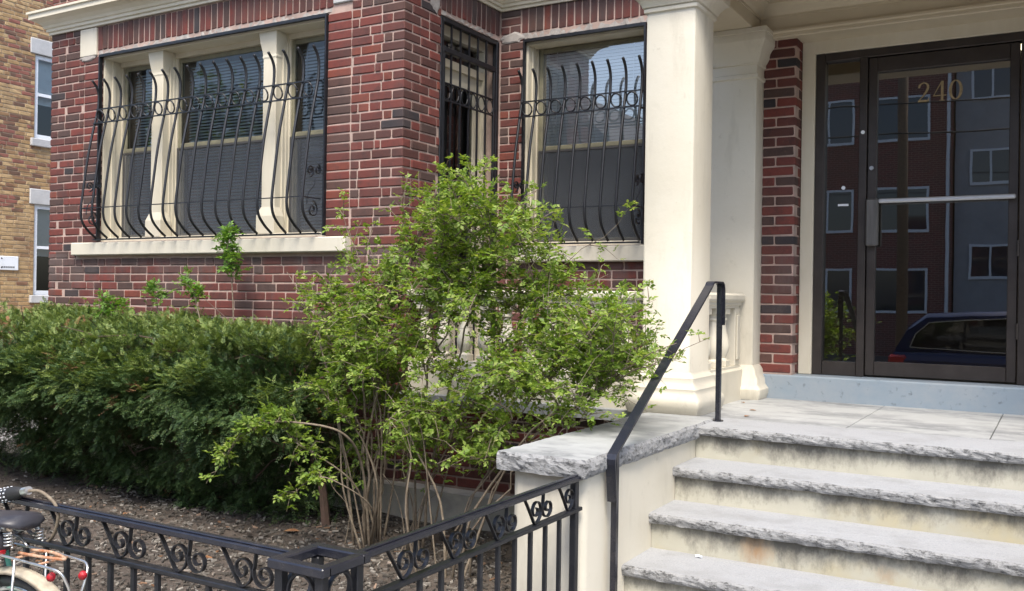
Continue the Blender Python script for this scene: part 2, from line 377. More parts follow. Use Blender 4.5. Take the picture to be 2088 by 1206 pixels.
def copy_tree(o, parent=None):
    c = o.copy(); COL.objects.link(c); c.parent = parent
    for ch in list(o.children): copy_tree(ch, c)
    return c
def bez(p0, p1, p2, p3, n):
    out = []
    for i in range(n+1):
        t = i/n; out.append(Vector(p0)*(1-t)**3 + Vector(p1)*3*t*(1-t)**2 + Vector(p2)*3*t*t*(1-t) + Vector(p3)*t**3)
    return out
def smooth_path(pts, n=5):                    # Catmull-Rom through points
    P = [Vector(p) for p in pts]; P = [P[0]*2-P[1]] + P + [P[-1]*2-P[-2]]; out = []
    for i in range(1, len(P)-2):
        for k in range(n):
            t = k/n; a, b, c, d = P[i-1], P[i], P[i+1], P[i+2]
            out.append(.5*((2*b) + (c-a)*t + (2*a-5*b+4*c-d)*t*t + (3*b-a-3*c+d)*t**3))
    return out + [P[-2]]

# ================================================================== THE SETTING
mb = MB(); mb.add([(-60, -60, GROUND-.14), (60, -60, GROUND-.14), (60, 60, GROUND-.14), (-60, 60, GROUND-.14)], [(0, 1, 2, 3)])
tag(mb.build('ground', 'asphalt'), kind='structure')
mb = MB(); mb.box(-60, 60, -1.0, 1.86, GROUND-.2, GROUND); tag(mb.build('pavement', 'concrete'), kind='structure')
mb = MB(); mb.box(-60, 60, -1.16, -1.004, GROUND-.2, GROUND-.006); tag(mb.build('kerb', 'stone_pale'), kind='structure')
mb = MB(); mb.box(-60, 60, -13.0, -11.0, GROUND-.2, GROUND); tag(mb.build('far_pavement', 'concrete'), kind='structure')

# garden bed: gently uneven soil
def bed_h(x, y): return BED + .03*mnoise.noise(Vector((x*2.2, y*2.2, 0))) + .015*mnoise.noise(Vector((x*7, y*7, 3))) + .03*max(0, min(1, (y-2)/3))
mb = MB(); nx, ny = 110, 52
vs = [(-9.6+7.93*i/nx, 1.87+3.25*j/ny, bed_h(-9.6+7.93*i/nx, 1.87+3.25*j/ny)) for i in range(nx+1) for j in range(ny+1)]
mb.add(vs, [(i*(ny+1)+j, (i+1)*(ny+1)+j, (i+1)*(ny+1)+j+1, i*(ny+1)+j+1) for i in range(nx) for j in range(ny)])
tag(mb.build('garden_bed', 'soil', smooth=True), kind='structure')
mb = MB(); mb.box(-15, -9.6, 1.87, 14, GROUND-.2, GROUND+.02); tag(mb.build('driveway', 'concrete'), kind='structure')

# ================================================================== BRICK LAYING
CH, JT, SL, HL, DP = .0677, .0115, .1935, .0920, .095
def brick_mesh(name, L, mat, corner=False, seed=0):
    rr = random.Random(seed); m = MB(); h = CH-JT
    m.cbox(-L/2, L/2, 0, DP, -h/2, h/2, .005)
    m.v = [(x+rr.uniform(-.0021, .0021), y+rr.uniform(-.0021, .0021), z+rr.uniform(-.0021, .0021)) for x, y, z in m.v]
    me = bpy.data.meshes.new(name); me.from_pydata(m.v, [], m.f); me.materials.append(MAT[mat]); me.update(); return me, m
class BrickWork:
    """collects bricks (position, facing, length) of one building; the largest on the picture become objects, the rest one mass"""
    def __init__(s): s.b = []
    def put(s, o, udir, ndir, L, soldier=False, tilt=0): s.b.append((Vector(o), Vector(udir), Vector(ndir), L, soldier))
    def course_runs(s, org, udir, ndir, u0, u1, z0, n, openings, off_even=0., off_odd=None, jit=.004, closers=True):
        """running bond on the plane org+u*udir; openings = [(u0,u1,z0,z1)]"""
        org, udir, ndir = Vector(org), Vector(udir), Vector(ndir)
        if off_odd is None: off_odd = (SL+JT)/2
        for c in range(n):
            za, zb = z0+c*CH, z0+(c+1)*CH; iv = [(u0, u1)]
            for (a, b, oz0, oz1) in openings:
                if min(zb, oz1)-max(za, oz0) > CH*.5:
                    nv = []
                    for (p, q) in iv:
                        if b <= p or a >= q: nv.append((p, q)); continue
                        if a > p: nv.append((p, a))
                        if b < q: nv.append((b, q))
                    iv = nv
            for (p, q) in iv:
                if q-p < .03: continue
                pos = u0 + (off_even if c % 2 == 0 else off_odd) - 2*(SL+JT)
                r = random.Random(int(c*131+p*77+z0*977)); k = 0
                while pos < q:
                    L = SL
                    if closers and r.random() < .10: L = HL
                    a, b = max(pos, p), min(pos+L, q)
                    if pos+L+JT > q-.03: b = max(b, q) if pos+L > q-.03 else b
                    if b-a > .028:
                        s.put(org+udir*((a+b)/2)+Vector((0, 0, (za+zb)/2+r.uniform(-.0015, .0015)))-ndir*r.uniform(-.0025, .0025), udir, ndir, b-a)
                    pos += L+JT; k += 1
    def finish(s, wall, m1, m2, limit, hide=None, seed=1):
        var = {'s': [brick_mesh('brick', SL, m1, seed=seed+i) for i in range(4)], 'h': [brick_mesh('brick', HL, m1, seed=seed+9+i) for i in range(3)]}
        score = []
        for i, (o, ud, nd, L, sol) in enumerate(s.b):
            p = proj(o); sc = 0
            if p and -10 < p[0] < 2098 and -10 < p[1] < 1216 and nd.dot(o) < 0:
                sc = L*abs(nd.dot(o.normalized()))/p[2]**2
                if hide and hide(p): sc *= .15
            score.append((sc, i))
        top = set(i for sc, i in sorted(score, reverse=True)[:limit] if sc > 0)
        rest = MB(); rr = random.Random(seed)
        for i, (o, ud, nd, L, sol) in enumerate(s.b):
            v = 's' if L > .14 or sol else 'h'; me, m = rr.choice(var[v]); full = SL if v == 's' else HL
            zax = Vector((0, 0, 1)); Mx = Matrix((ud, -nd, ud.cross(-nd))).transposed()
            if sol: Mx = Mx @ Matrix.Rotation(math.pi/2, 3, 'Y')
            Mx = Mx @ Matrix.Rotation(rr.uniform(-.006, .006), 3, 'Y')
            sc = L/full
            if i in top:
                ob = bpy.data.objects.new('brick', me); COL.objects.link(ob); ob.parent = wall
                M4 = Mx.to_4x4() @ Matrix.Diagonal((sc, 1, 1, 1)); M4.translation = o; ob.matrix_local = M4
            else:
                rest.add([Mx @ Vector((x*sc, y, z)) + o for x, y, z in m.v], m.f)
        if rest.v: rest.build('brick_mass', m2, wall, kind='stuff')

def slab_with_openings(m, plane, d0, d1, u0, u1, z0, z1, ops):
    """wall slab made of boxes round the openings; plane 'y': u is X, d is Y"""
    us = sorted({u0, u1, *[a for o in ops for a in o[:2] if u0 < a < u1]}); zs = sorted({z0, z1, *[a for o in ops for a in o[2:] if z0 < a < z1]})
    for zi in range(len(zs)-1):
        run = None
        for ui in range(len(us)):
            solid = ui < len(us)-1 and not any(o[0] <= us[ui]+1e-6 and o[1] >= us[ui+1]-1e-6 and o[2] <= zs[zi]+1e-6 and o[3] >= zs[zi+1]-1e-6 for o in ops)
            if solid and run is None: run = us[ui]
            if not solid and run is not None:
                if plane == 'y': m.box(run, us[ui], d0, d1, zs[zi], zs[zi+1])
                else: m.box(d0, d1, run, us[ui], zs[zi], zs[zi+1])
                run = None

# ================================================================== RED BRICK BUILDING
BL, BR, BY, RY = -7.91, -3.94, 5.20, 6.48            # bay left, bay right, bay front, recessed wall
TOP = 4.6
LW = (-7.22, -4.63, .42, 2.04); RW = (-3.72, -2.672, .40, 2.04)
bld = thing('brick_building', 'red brick apartment building with projecting bay, cream trim and glass entrance', 'building')
MR = .007                                            # joints lie this far behind the brick faces
wm = MB()
slab_with_openings(wm, 'y', BY+MR, BY+.30, BL+MR, BR-MR, -1.7, TOP, [LW])
slab_with_openings(wm, 'x', BR-.30, BR-MR, BY+.30, RY+.0, -1.7, TOP, [(5.64, 6.47, -.66, 2.06)])
slab_with_openings(wm, 'y', RY+MR, RY+.30, BR-.30, -1.80, -1.7, TOP, [RW])
wm.box(BL+MR, BL+.30, BY+.30, 14, -1.7, TOP)
wm.box(-1.80, -1.575-MR, RY+MR, RY+.25, -.62, 1.85)                       # pier beside the entrance
wm.box(.20+MR, .425, RY+MR, RY+.25, -.62, 1.85)
wm.box(.425, 6.0, RY+MR, RY+.30, -1.7, TOP)
wm.box(-1.80, .425, RY+MR, RY+.30, 2.5, TOP)
wm.box(5.7, 6.0, RY+.3, 14, -1.7, TOP)
wall = wm.build('outer_wall', 'mortar', bld)
rm = MB()                                             # dim rooms behind the panes, roof and floor closing the house
rm.box(BL+.3, 5.7, 13.7, 14, -1.7, TOP); rm.box(BL, 6, BY, 14, TOP, TOP+.2) ; rm.box(BL+.31, BR-.31, BY+.31, 13.7, -.42, -.32)
rm.box(BL+.31, BR-.31, 7.9, 8.0, -.32, TOP-.02); rm.box(BR-.29, -1.85, 8.0, 8.1, -.5, TOP-.02); rm.box(BR-.29, 5.6, 6.80, 13.6, -.72, -.515)
rm.build('room_shell', 'interior', bld)
BW = BrickWork()
Zb = -1.28
ny_ = int((TOP-Zb)/CH)
lw_op = (LW[0], LW[1], LW[2]-.12, 2.30)
JB = .218
# bay front: jamb columns of stacked stretchers, then running bond; corner bricks wrap onto the return
front_ops = [(LW[0]-JB-JT/2, LW[1]+JB+JT/2, .41, 2.31), (-8, -3, 2.29, 2.54), (-7.525, -4.39, .30, .42)]
for c in range(ny_):
    za = Zb+c*CH; zc = za+CH/2
    if .415 < zc < 2.04:
        for (a, b) in ((LW[0]-JB+.004, LW[0]), (LW[1], LW[1]+JB-.004)):
            BW.put((( a+b)/2, BY-random.uniform(-.002, .002), zc), (1, 0, 0), (0, -1, 0), b-a)
    if 2.29 < zc < 2.54: continue
    if c % 2 == 0:            # front brick runs to the corner
        BW.put((BR-SL/2, BY, zc), (1, 0, 0), (0, -1, 0), SL)
        BW.put((BL+SL/2, BY, zc), (1, 0, 0), (0, -1, 0), SL)
    else:
        BW.put((BR, BY+SL/2, zc), (0, 1, 0), (1, 0, 0), SL)
        BW.put((BL, BY+SL/2, zc), (0, -1, 0), (-1, 0, 0), SL)
for par, (a, b) in enumerate(((BL+SL+JT, BR-SL-JT), (BL+DP+JT, BR-DP-JT))):
    for c in range(par, ny_, 2):
        BW.course_runs((0, BY, 0), (1, 0, 0), (0, -1, 0), a, b, Zb+c*CH, 1, front_ops, (.0, .03, .0, -.02)[(c//2) % 4])
# return of the bay (faces the entrance)
ret_ops = [(5.64, 6.47, -.66, 2.31), (5, 7, 2.29, 2.54)]
for par, a in enumerate((BY+DP+JT, BY+SL+JT)):
    for c in range(par, ny_, 2):
        BW.course_runs((BR, 0, 0), (0, 1, 0), (1, 0, 0), a, RY-.004, Zb+c*CH, 1, ret_ops, 0)
# recessed wall with the second window
rec_ops = [(RW[0], RW[1], .40, 2.10), (RW[0], RW[1]+.2, 2.05, 2.31), (-4, 2, 2.29, 2.54), (-3.785, -2.545, .27, .40), (-2.15, -1.8, -1, 1.83)]
BW.course_runs((0, RY, 0), (1, 0, 0), (0, -1, 0), BR+.006, -1.82, Zb, ny_, rec_ops, .085, .19)
# front of the little terrace below the balustrade
BW.course_runs((0, BY+.04, 0), (1, 0, 0), (0, -1, 0), BR+.006, -2.16, Zb, 8, [], .05)
# pier beside the door
npier = int((1.80+.50)/CH)+1
for c in range(npier):
    zc = -.50+CH*(c+.5)
    if zc > 1.80: break
    L0 = .225
    if c % 2 == 0:
        BW.put((-1.80+.105, RY, zc), (1, 0, 0), (0, -1, 0), .208); BW.put((-1.575, RY+.16, zc), (0, 1, 0), (1, 0, 0), .12)
    else:
        BW.put((-1.80+.042, RY, zc), (1, 0, 0), (0, -1, 0), .083); BW.put((-1.575-.0655, RY, zc), (1, 0, 0), (0, -1, 0), .131); BW.put((-1.575, RY+.16, zc), (0, 1, 0), (1, 0, 0), .12)
# soldier courses over the openings
def soldiers(o, ud, nd, u0, u1, z0, z1):
    n = max(1, round((u1-u0)/CH)); st = (u1-u0)/n
    for i in range(n): BW.put(Vector(o)+Vector(ud)*(u0+(i+.5)*st)+Vector((0, 0, (z0+z1)/2+random.uniform(-.003, .003)))-Vector(nd)*random.uniform(-.003, .003), ud, nd, z1-z0, True)
soldiers((0, BY, 0), (1, 0, 0), (0, -1, 0), -7.262, -4.585, 2.085, 2.285)
soldiers((BR, 0, 0), (0, 1, 0), (1, 0, 0), 5.645, 6.475, 2.10, 2.30)
soldiers((0, RY, 0), (1, 0, 0), (0, -1, 0), -3.75, -2.2, 2.105, 2.305)
def hidden(p):     # behind hedge, bush or porch column
    u, v = p[0], p[1]
    return (u < 660 and v > 650) or (640 < u < 1340 and v > 520) or (1300 < u < 1560)
BW.finish(wall, 'brick', 'brick_s', 300, hidden)

# --- stone and painted trim
cp = [(0, 2.295), (.018, 2.295), (.018, 2.318), (.034, 2.322), (.034, 2.345), (.046, 2.35), (.056, 2.372), (.085, 2.398), (.122, 2.415), (.14, 2.42), (.14, 2.462), (.155, 2.466), (.155, 2.485), (.12, 2.50), (0, 2.53)]
mb = MB(); mb.sweep([(BL, 14), (BL, BY), (BR, BY), (BR, RY), (-2.28, RY)], cp)
mb.v = [(x, y, z) for x, y, z in mb.v]
corn = mb.build('cornice', 'cream_trim', bld)
def trim(name, mat, *a, c=.006, parent=bld):
    m = MB(); m.cbox(*a, c); return m.build(name, mat, parent)
trim('window_sill', 'cream', -7.515, -4.40, BY-.055, BY+.22, .302, .412, c=.008)
trim('window_sill', 'cream', -3.78, -2.55, RY-.055, RY+.2, .275, .395, c=.008)
trim('impost_block', 'cream', -7.488, -7.266, BY-.012, BY+.09, 2.045, 2.288)
trim('impost_block', 'stone_pale', -4.582, -4.40, BY-.010, BY+.09, 2.10, 2.288)
# lintel bed: rough mortar and angle iron under the soldiers
def rough_strip(name, ax, p, u0, u1, z0, z1, out):
    m = MB(); n = int((u1-u0)/.03); rows = []
    for i in range(n+1):
        u = u0+(u1-u0)*i/n; a, b, c = [random.uniform(-1, 1) for _ in range(3)]
        pr = [(0, z0+.006*a), (out*(1+.3*c), z0+.006*a), (out*(.7+.4*b), z1+.006*b), (0, z1+.006*b)]
        rows.append([((u, p-o, z) if ax == 'x' else (p+o, u, z)) for o, z in pr])
    m.rings(rows); return m.build(name, 'mortar_grey', bld)
rough_strip('lintel_mortar', 'x', BY+.02, -7.25, -4.60, 2.046, 2.076, .016)
rough_strip('lintel_mortar', 'y', BR-.02, 5.65, 6.46, 2.066, 2.092, .016)
rough_strip('lintel_mortar', 'x', RY+.02, -3.74, -2.3, 2.05, 2.095, .018)
def patch(x0, x1, z0, z1, P, ax):                    # smeared mortar patch, uneven outline
    m = MB(); n = 18; cx, cz = (x0+x1)/2, (z0+z1)/2; r1 = []; r2 = []
    for i in range(n):
        a = 2*math.pi*i/n; k = random.uniform(.75, 1.1); u, z = cx+(x1-x0)/2*math.cos(a)*k, cz+(z1-z0)/2*math.sin(a)*k
        u2, z2 = cx+(u-cx)*.7, cz+(z-cz)*.7
        r1.append((u, P-.0, z) if ax == 'x' else (P, u, z)); r2.append((u2, P-.006, z2) if ax == 'x' else (P+.006, u2, z2))
    if ax == 'y': r1, r2 = r1[::1], r2[::1]
    m.rings([r1, r2], True); return m.build('mortar_patch', 'mortar_grey', bld)
patch(-3.95, -3.71, 2.03, 2.12, RY-.001, 'x'); patch(5.50, 5.64, 2.05, 2.19, BR+.001, 'y'); patch(-7.50, -7.27, 2.0, 2.06, BY-.003, 'x')

# --- windows
def blind(x0, x1, y, z0, z1, parent, tilt=False):
    m = MB(); n = int((z1-z0)/.026)
    for i in range(n):
        z = z0+.026*i; t = .0125 if tilt else .010
        d = .004 if tilt else .008
        m.add([(x0, y-d, z-t), (x1, y-d, z-t), (x1, y+d, z+t), (x0, y+d, z+t)], [(0, 1, 2, 3)])
    for cx in (x0+.12*(x1-x0), x0+.88*(x1-x0)): m.box(cx-.003, cx+.003, y-.011, y-.009, z0, z1)
    return m.build('venetian_blind', 'blind_pale' if tilt else 'curtain', parent, kind='stuff')
def sash(parent, x0, x1, z0, z1, y, mat, w=.035, pane='glass', d=.03, name='sash'):
    m = MB(); m.cbox(x0, x0+w, y, y+d, z0, z1, .003); m.cbox(x1-w, x1, y, y+d, z0, z1, .003)
    m.cbox(x0+w, x1-w, y+.001, y+d-.001, z0, z0+w, .003); m.cbox(x0+w, x1-w, y+.001, y+d-.001, z1-w, z1, .003)
    s_ = m.build(name, mat, parent)
    g = MB(); yy = y+d/2; g.add([(x0+w-.005, yy, z0+w-.005), (x1-w+.005, yy, z0+w-.005), (x1-w+.005, yy, z1-w+.005), (x0+w-.005, yy, z1-w+.005)], [(0, 1, 2, 3)])
    return s_, g
def double_hung(parent, x0, x1, z0, z1, y, meet, blind_to=None, screen=True, tilt=False):
    a, g = sash(parent, x0, x1, meet-.03, z1, y, 'sash', name='upper_sash'); g.build('pane', 'glass_clear' if tilt else 'glass', a)
    b, g = sash(parent, x0, x1, z0, meet, y+.034, 'sash', name='lower_sash'); g.build('pane', 'glass', b)
    if screen:
        c, g = sash(parent, x0+.004, x1-.004, z0+.004, meet-.032, y-.012, 'sash_dark', w=.018, d=.011, name='screen_frame'); g.build('screen_mesh', 'screen', c)
    if blind_to is not None: blind(x0+.037, x1-.037, y+(.052 if tilt else .09), blind_to, z1-.02, parent, tilt)
w1 = bpy.data.objects.new('bay_window', None); COL.objects.link(w1); w1.parent = bld; w1['label'] = 'three-light sash window with cream mullions in the bay'
def moulded_jamb(parent, x, y0, y1, z0, z1, s):       # stepped lining facing the light; s = +1 faces right
    m = MB()
    for (a, b, t) in ((0, .30, .022), (.30, .42, .034), (.42, .70, .026), (.70, .82, .036), (.82, 1, .044)):
        ya, yb = y0+(y1-y0)*a, y0+(y1-y0)*b; m.box(min(x, x+s*t), max(x, x+s*t), ya, yb, z0, z1)
    return m.build('jamb', 'cream_trim', parent)
WY = 5.405
moulded_jamb(w1, LW[0]+.004, BY+.03, WY+.07, LW[2], LW[3]-.03, 1); moulded_jamb(w1, LW[1]-.004, BY+.03, WY+.07, LW[2], LW[3]-.03, -1)
m = MB(); m.cbox(LW[0], LW[1], BY+.03, WY+.08, LW[3]-.035, LW[3]+.02, .004); m.box(LW[0]+.04, LW[1]-.04, WY-.03, WY+.06, LW[3]-.075, LW[3]-.0352); m.build('head', 'cream_trim', w1)
m = MB(); m.cbox(LW[0], LW[1], BY+.04, WY+.08, LW[2]-.02, LW[2]+.035, .004); m.build('stool', 'cream_trim', w1)
MULL = [(-6.640, -6.478), (-5.355, -5.195)]
for (a, b) in MULL:
    m = MB(); y0 = 5.265; zt = LW[3]-.036
    m.cbox(a+.012, b-.012, y0, WY+.02, LW[2]+.036, zt, .006)                                   # shaft
    m.sqstack(a+.012, b-.012, y0, y0+.06, [(.001, zt-.20), (.004, zt-.19), (.002, zt-.17), (.004, zt-.15), (.016, zt-.08), (.022, zt-.03), (.022, zt-.001)], .004)   # necking and cap
    m.sqstack(a+.012, b-.012, y0, y0+.06, [(.026, LW[2]+.036), (.026, LW[2]+.17), (.014, LW[2]+.205), (.001, LW[2]+.24)], .004)                           # foot
    m.build('mullion', 'cream_trim', w1)
    for s in (-1, 1):
        x = b-.012 if s > 0 else a+.012; m = MB()
        for (ya, yb, t) in ((y0+.07, y0+.10, .012), (y0+.10, y0+.125, .020), (y0+.125, WY+.06, .030)): m.box(min(x, x+s*t), max(x, x+s*t), ya, yb, LW[2]+.036, zt-.002)
        m.build('mullion_moulding', 'cream_trim', w1)
for (a, b) in ((LW[0]+.045, MULL[0][0]), (MULL[0][1], MULL[1][0]), (MULL[1][1], LW[1]-.045)):
    double_hung(w1, a+.012, b-.012, LW[2]+.037, LW[3]-.077, WY, 1.243, LW[2]+.05)
w2 = bpy.data.objects.new('recessed_window', None); COL.objects.link(w2); w2.parent = bld; w2['label'] = 'tall sash window in the recessed wall beside the porch column'
WY2 = RY+.17
moulded_jamb(w2, RW[0]+.004, RY+.03, WY2+.06, RW[2], RW[3]-.03, 1); moulded_jamb(w2, RW[1]-.004, RY+.03, WY2+.06, RW[2], RW[3]-.03, -1)
m = MB(); m.cbox(RW[0], RW[1], RY+.03, WY2+.08, RW[3]-.035, RW[3]+.02, .004); m.build('head', 'cream_trim', w2)
m = MB(); m.cbox(RW[0], RW[1], RY+.04, WY2+.08, RW[2]-.02, RW[2]+.035, .004); m.build('stool', 'cream_trim', w2)
double_hung(w2, RW[0]+.05, RW[1]-.05, RW[2]+.037, RW[3]-.04, WY2, 1.21, 1.225, tilt=True)

# --- glazed side door behind the security gate, in the return of the bay
dr = bpy.data.objects.new('side_door', None); COL.objects.link(dr); dr.parent = bld; dr['label'] = 'glazed cream side door behind the iron gate'
m = MB(); xd = BR-.14
m.box(xd-.05, xd+.03, 5.645, 5.70, -.66, 2.05); m.box(xd-.05, xd+.03, 6.41, 6.465, -.66, 2.05); m.box(xd-.049, xd+.029, 5.70, 6.41, 1.97, 2.05); m.box(xd-.049, xd+.028, 5.70, 6.41, 1.74, 1.80)
m.build('door_frame', 'cream_trim', dr)
m = MB(); m.box(xd-.04, xd, 5.70, 5.79, -.66, 1.74); m.box(xd-.04, xd, 6.32, 6.41, -.66, 1.74); m.box(xd-.039, xd-.001, 5.79, 6.32, 1.62, 1.74); m.box(xd-.039, xd-.001, 5.79, 6.32, -.66, .05)
m.build('door_leaf', 'cream_trim', dr)
for (a, b, c, d) in ((5.70, 6.41, 1.80, 1.97), (5.79, 6.32, .05, 1.62)):
    m = MB(); m.add([(xd-.02, a, c), (xd-.02, b, c), (xd-.02, b, d), (xd-.02, a, d)], [(0, 1, 2, 3)]); m.build('pane', 'glass', dr)
m = MB(); m.box(xd-.3, xd-.28, 5.64, 6.47, -.66, 2.05); m.build('door_backing', 'dark', dr)

# --- main entrance: bronze storefront door, sidelights, casing
DY = 6.65
ent = bpy.data.objects.new('entrance_door', None); COL.objects.link(ent); ent.parent = bld; ent['label'] = 'dark bronze glass entrance door with sidelights and gold numerals 240'
XL, XR, ZT, ZB = -1.484, .104, 1.705, -.505
def bar_(m, *a): m.cbox(*a, .004)
m = MB(); bar_(m, XL, XL+.062, DY, DY+.10, ZB, ZT); bar_(m, XR-.062, XR, DY, DY+.10, ZB, ZT); bar_(m, XL+.062, XR-.062, DY+.001, DY+.099, ZT-.055, ZT)
bar_(m, -1.196, -1.145, DY, DY+.10, ZB, ZT-.055); bar_(m, -.235, -.184, DY, DY+.10, ZB, ZT-.055)
bar_(m, XL+.062, -1.196, DY+.012, DY+.09, ZB, ZB+.095); bar_(m, -.184, XR-.062, DY+.012, DY+.09, ZB, ZB+.095)
m.build('frame', 'bronze', ent)
DX0, DX1 = -1.140, -.240
m = MB(); bar_(m, DX0, DX0+.056, DY+.015, DY+.075, ZB+.012, ZT-.06); bar_(m, DX1-.056, DX1, DY+.015, DY+.075, ZB+.012, ZT-.06)
bar_(m, DX0+.056, DX1-.056, DY+.016, DY+.074, ZT-.16, ZT-.06); bar_(m, DX0+.056, DX1-.056, DY+.016, DY+.074, ZB+.012, ZB+.105)
m.build('door_leaf', 'bronze', ent)
def pane(name, x0, x1, z0, z1, y, mat='glass_door'):
    m = MB(); m.add([(x0, y, z0), (x1, y, z0), (x1, y, z1), (x0, y, z1)], [(0, 1, 2, 3)]); return m.build(name, mat, ent)
pane('pane', DX0+.05, DX1-.05, ZB+.10, ZT-.155, DY+.045)
pane('sidelight_pane', XL+.058, -1.19, ZB+.09, ZT-.05, DY+.05); pane('sidelight_pane', -.19, XR-.058, ZB+.09, ZT-.05, DY+.05)
m = MB(); m.cbox(DX0+.002, DX0+.078, DY-.045, DY+.014, .375, .690, .008); m.build('lock_box', simple('grey_steel', (.10, .095, .09), .42, (.16, .15, .14), 9, .4, .7, metal=.5, stretch=(3, 1, .3)), ent)
m = MB(); m.cbox(DX0+.079, DX1-.012, DY-.040, DY-.010, .660, .688, .007); m.build('push_bar', simple('brushed_steel', (.55, .55, .56), .38, metal=.7), ent)
m = MB(); m.tube([(DX0+.028, DY+.015, .90), (DX0+.028, DY-.004, .90)], .014, 12); m.build('lock_cylinder', simple('steel', (.5, .5, .5), .3, metal=.9), ent)
for (x, z) in ((-1.17, 1.145), (-1.30, .78), ):
    m = MB(); m.tube([(x, DY+.02 if x > -1.2 else DY+.046, z), (x, DY-.003 if x > -1.2 else DY+.043, z)], .013, 12); m.build('sticker', 'white', ent)
m = MB(); m.cbox(-1.335, -1.265, DY+.044, DY+.048, .655, .670, .001); m.build('sticker', 'white', ent)
for (z0, z1) in ((-.22, -.12), (.3, .4)):
    m = MB(); m.tube([(DX1+.003, DY-.002, z0), (DX1+.003, DY-.002, z1)], .008, 8); m.build('hinge', 'bronze', ent)
# numerals 2 4 0 drawn as strokes of changing weight
def stroke(m, pts, ws, y, th=.003):
    n = len(pts); L_ = []; R_ = []
    for i, (x, z) in enumerate(pts):
        a = pts[max(i-1, 0)]; b = pts[min(i+1, n-1)]; t = Vector((b[0]-a[0], b[1]-a[1])).normalized(); q = Vector((-t.y, t.x))*ws[i]/2
        L_.append((x+q.x, z+q.y)); R_.append((x-q.x, z-q.y))
    vs = [(p[0], y, p[1]) for p in L_]+[(p[0], y, p[1]) for p in R_]; vs += [(x, y-th, z) for x, _, z in vs]
    fs = []
    for i in range(n-1):
        fs += [(i, i+1, n+i+1, n+i), (2*n+i, 3*n+i, 3*n+i+1, 2*n+i+1), (i, 2*n+i, 2*n+i+1, i+1), (n+i, n+i+1, 3*n+i+1, 3*n+i)]
    m.add(vs, fs)
NH = .128; NY = DY+.040; nz = 1.322
def digit(ch, x):
    m = MB(); P = lambda u, v: (x+u*NH, nz+v*NH)
    if ch == '2':
        pts = [P(.08, .74), P(.10, .86), P(.18, .95), P(.30, .99), P(.42, .95), P(.50, .84), P(.50, .70), P(.42, .52), P(.28, .32), P(.12, .13), P(.04, .05)]
        stroke(m, pts, [w*NH for w in (.10, .10, .06, .05, .07, .11, .12, .10, .07, .05, .03)], NY)
        stroke(m, [P(.03, .055), P(.2, .06), P(.42, .055), P(.52, .06), P(.56, .22)], [w*NH for w in (.09, .11, .11, .09, .02)], NY-.0006)
    elif ch == '4':
        stroke(m, [P(.42, .0), P(.42, .5), P(.42, 1.0)], [.12*NH]*3, NY); stroke(m, [P(.40, .99), P(.2, .62), P(.02, .28)], [.05*NH, .04*NH, .04*NH], NY-.0006)
        stroke(m, [P(.0, .27), P(.3, .27), P(.62, .27)], [.06*NH]*3, NY-.0012); stroke(m, [P(.30, .015), P(.42, .02), P(.54, .015)], [.03*NH]*3, NY-.0018)
    else:
        n = 28; pts = []; ws = []
        for i in range(n+1):
            a = 2*math.pi*i/n; pts.append(P(.31+.25*math.sin(a), .5+.47*math.cos(a))); ws.append(NH*(.045+.095*abs(math.sin(a))))
        stroke(m, pts, ws, NY)
    return m.build('numeral', 'gold', ent)
for ch, x in (('2', -.838), ('4', -.742), ('0', -.648)): digit(ch, x)
# casing, threshold, lobby behind
m = MB()
for s, (a, b) in ((1, (-1.575, XL)), (-1, (XR, .195))):
    m.cbox(a+.001, b-.001, DY-.02, DY+.12, ZB, 1.80, .004)
m.cbox(-1.574, .194, DY-.019, DY+.12, ZT+.001, 1.80, .004); m.build('casing', 'cream_trim', bld)
m = MB(); m.cbox(-1.79, .43, RY-.028, DY+.30, -.70, -.506, .008); m.build('threshold', 'bluegrey', bld)
m = MB(); m.box(-1.80, -1.70, RY+.26, 10, -.5, 2.4); m.box(.40, .5, RY+.26, 10, -.5, 2.4); m.box(-1.7, .4, 9.9, 10, -.5, 2.4); m.box(-1.8, .5, DY+.13, 10, 2.30, 2.4); m.box(-1.8, .5, DY+.11, DY+.125, 1.80, 2.3)
m.build('lobby_shell', 'interior', bld)
lampm, nt, N, L, P = new_mat('lobby_lamp_glow'); P.inputs['Base Color'].default_value = (.8, .75, .6, 1); P.inputs['Emission Color'].default_value = (1, .85, .55, 1); P.inputs['Emission Strength'].default_value = 2.2
m = MB(); m.lathe(-.16, 8.9, [(.02, 2.09), (.12, 2.10), (.17, 2.14), (.17, 2.17), (.05, 2.20)], 20); tag(smooth_by_angle(m.build('ceiling_lamp', lampm)), 'lit round ceiling lamp seen through the entrance door glass', 'lamp')

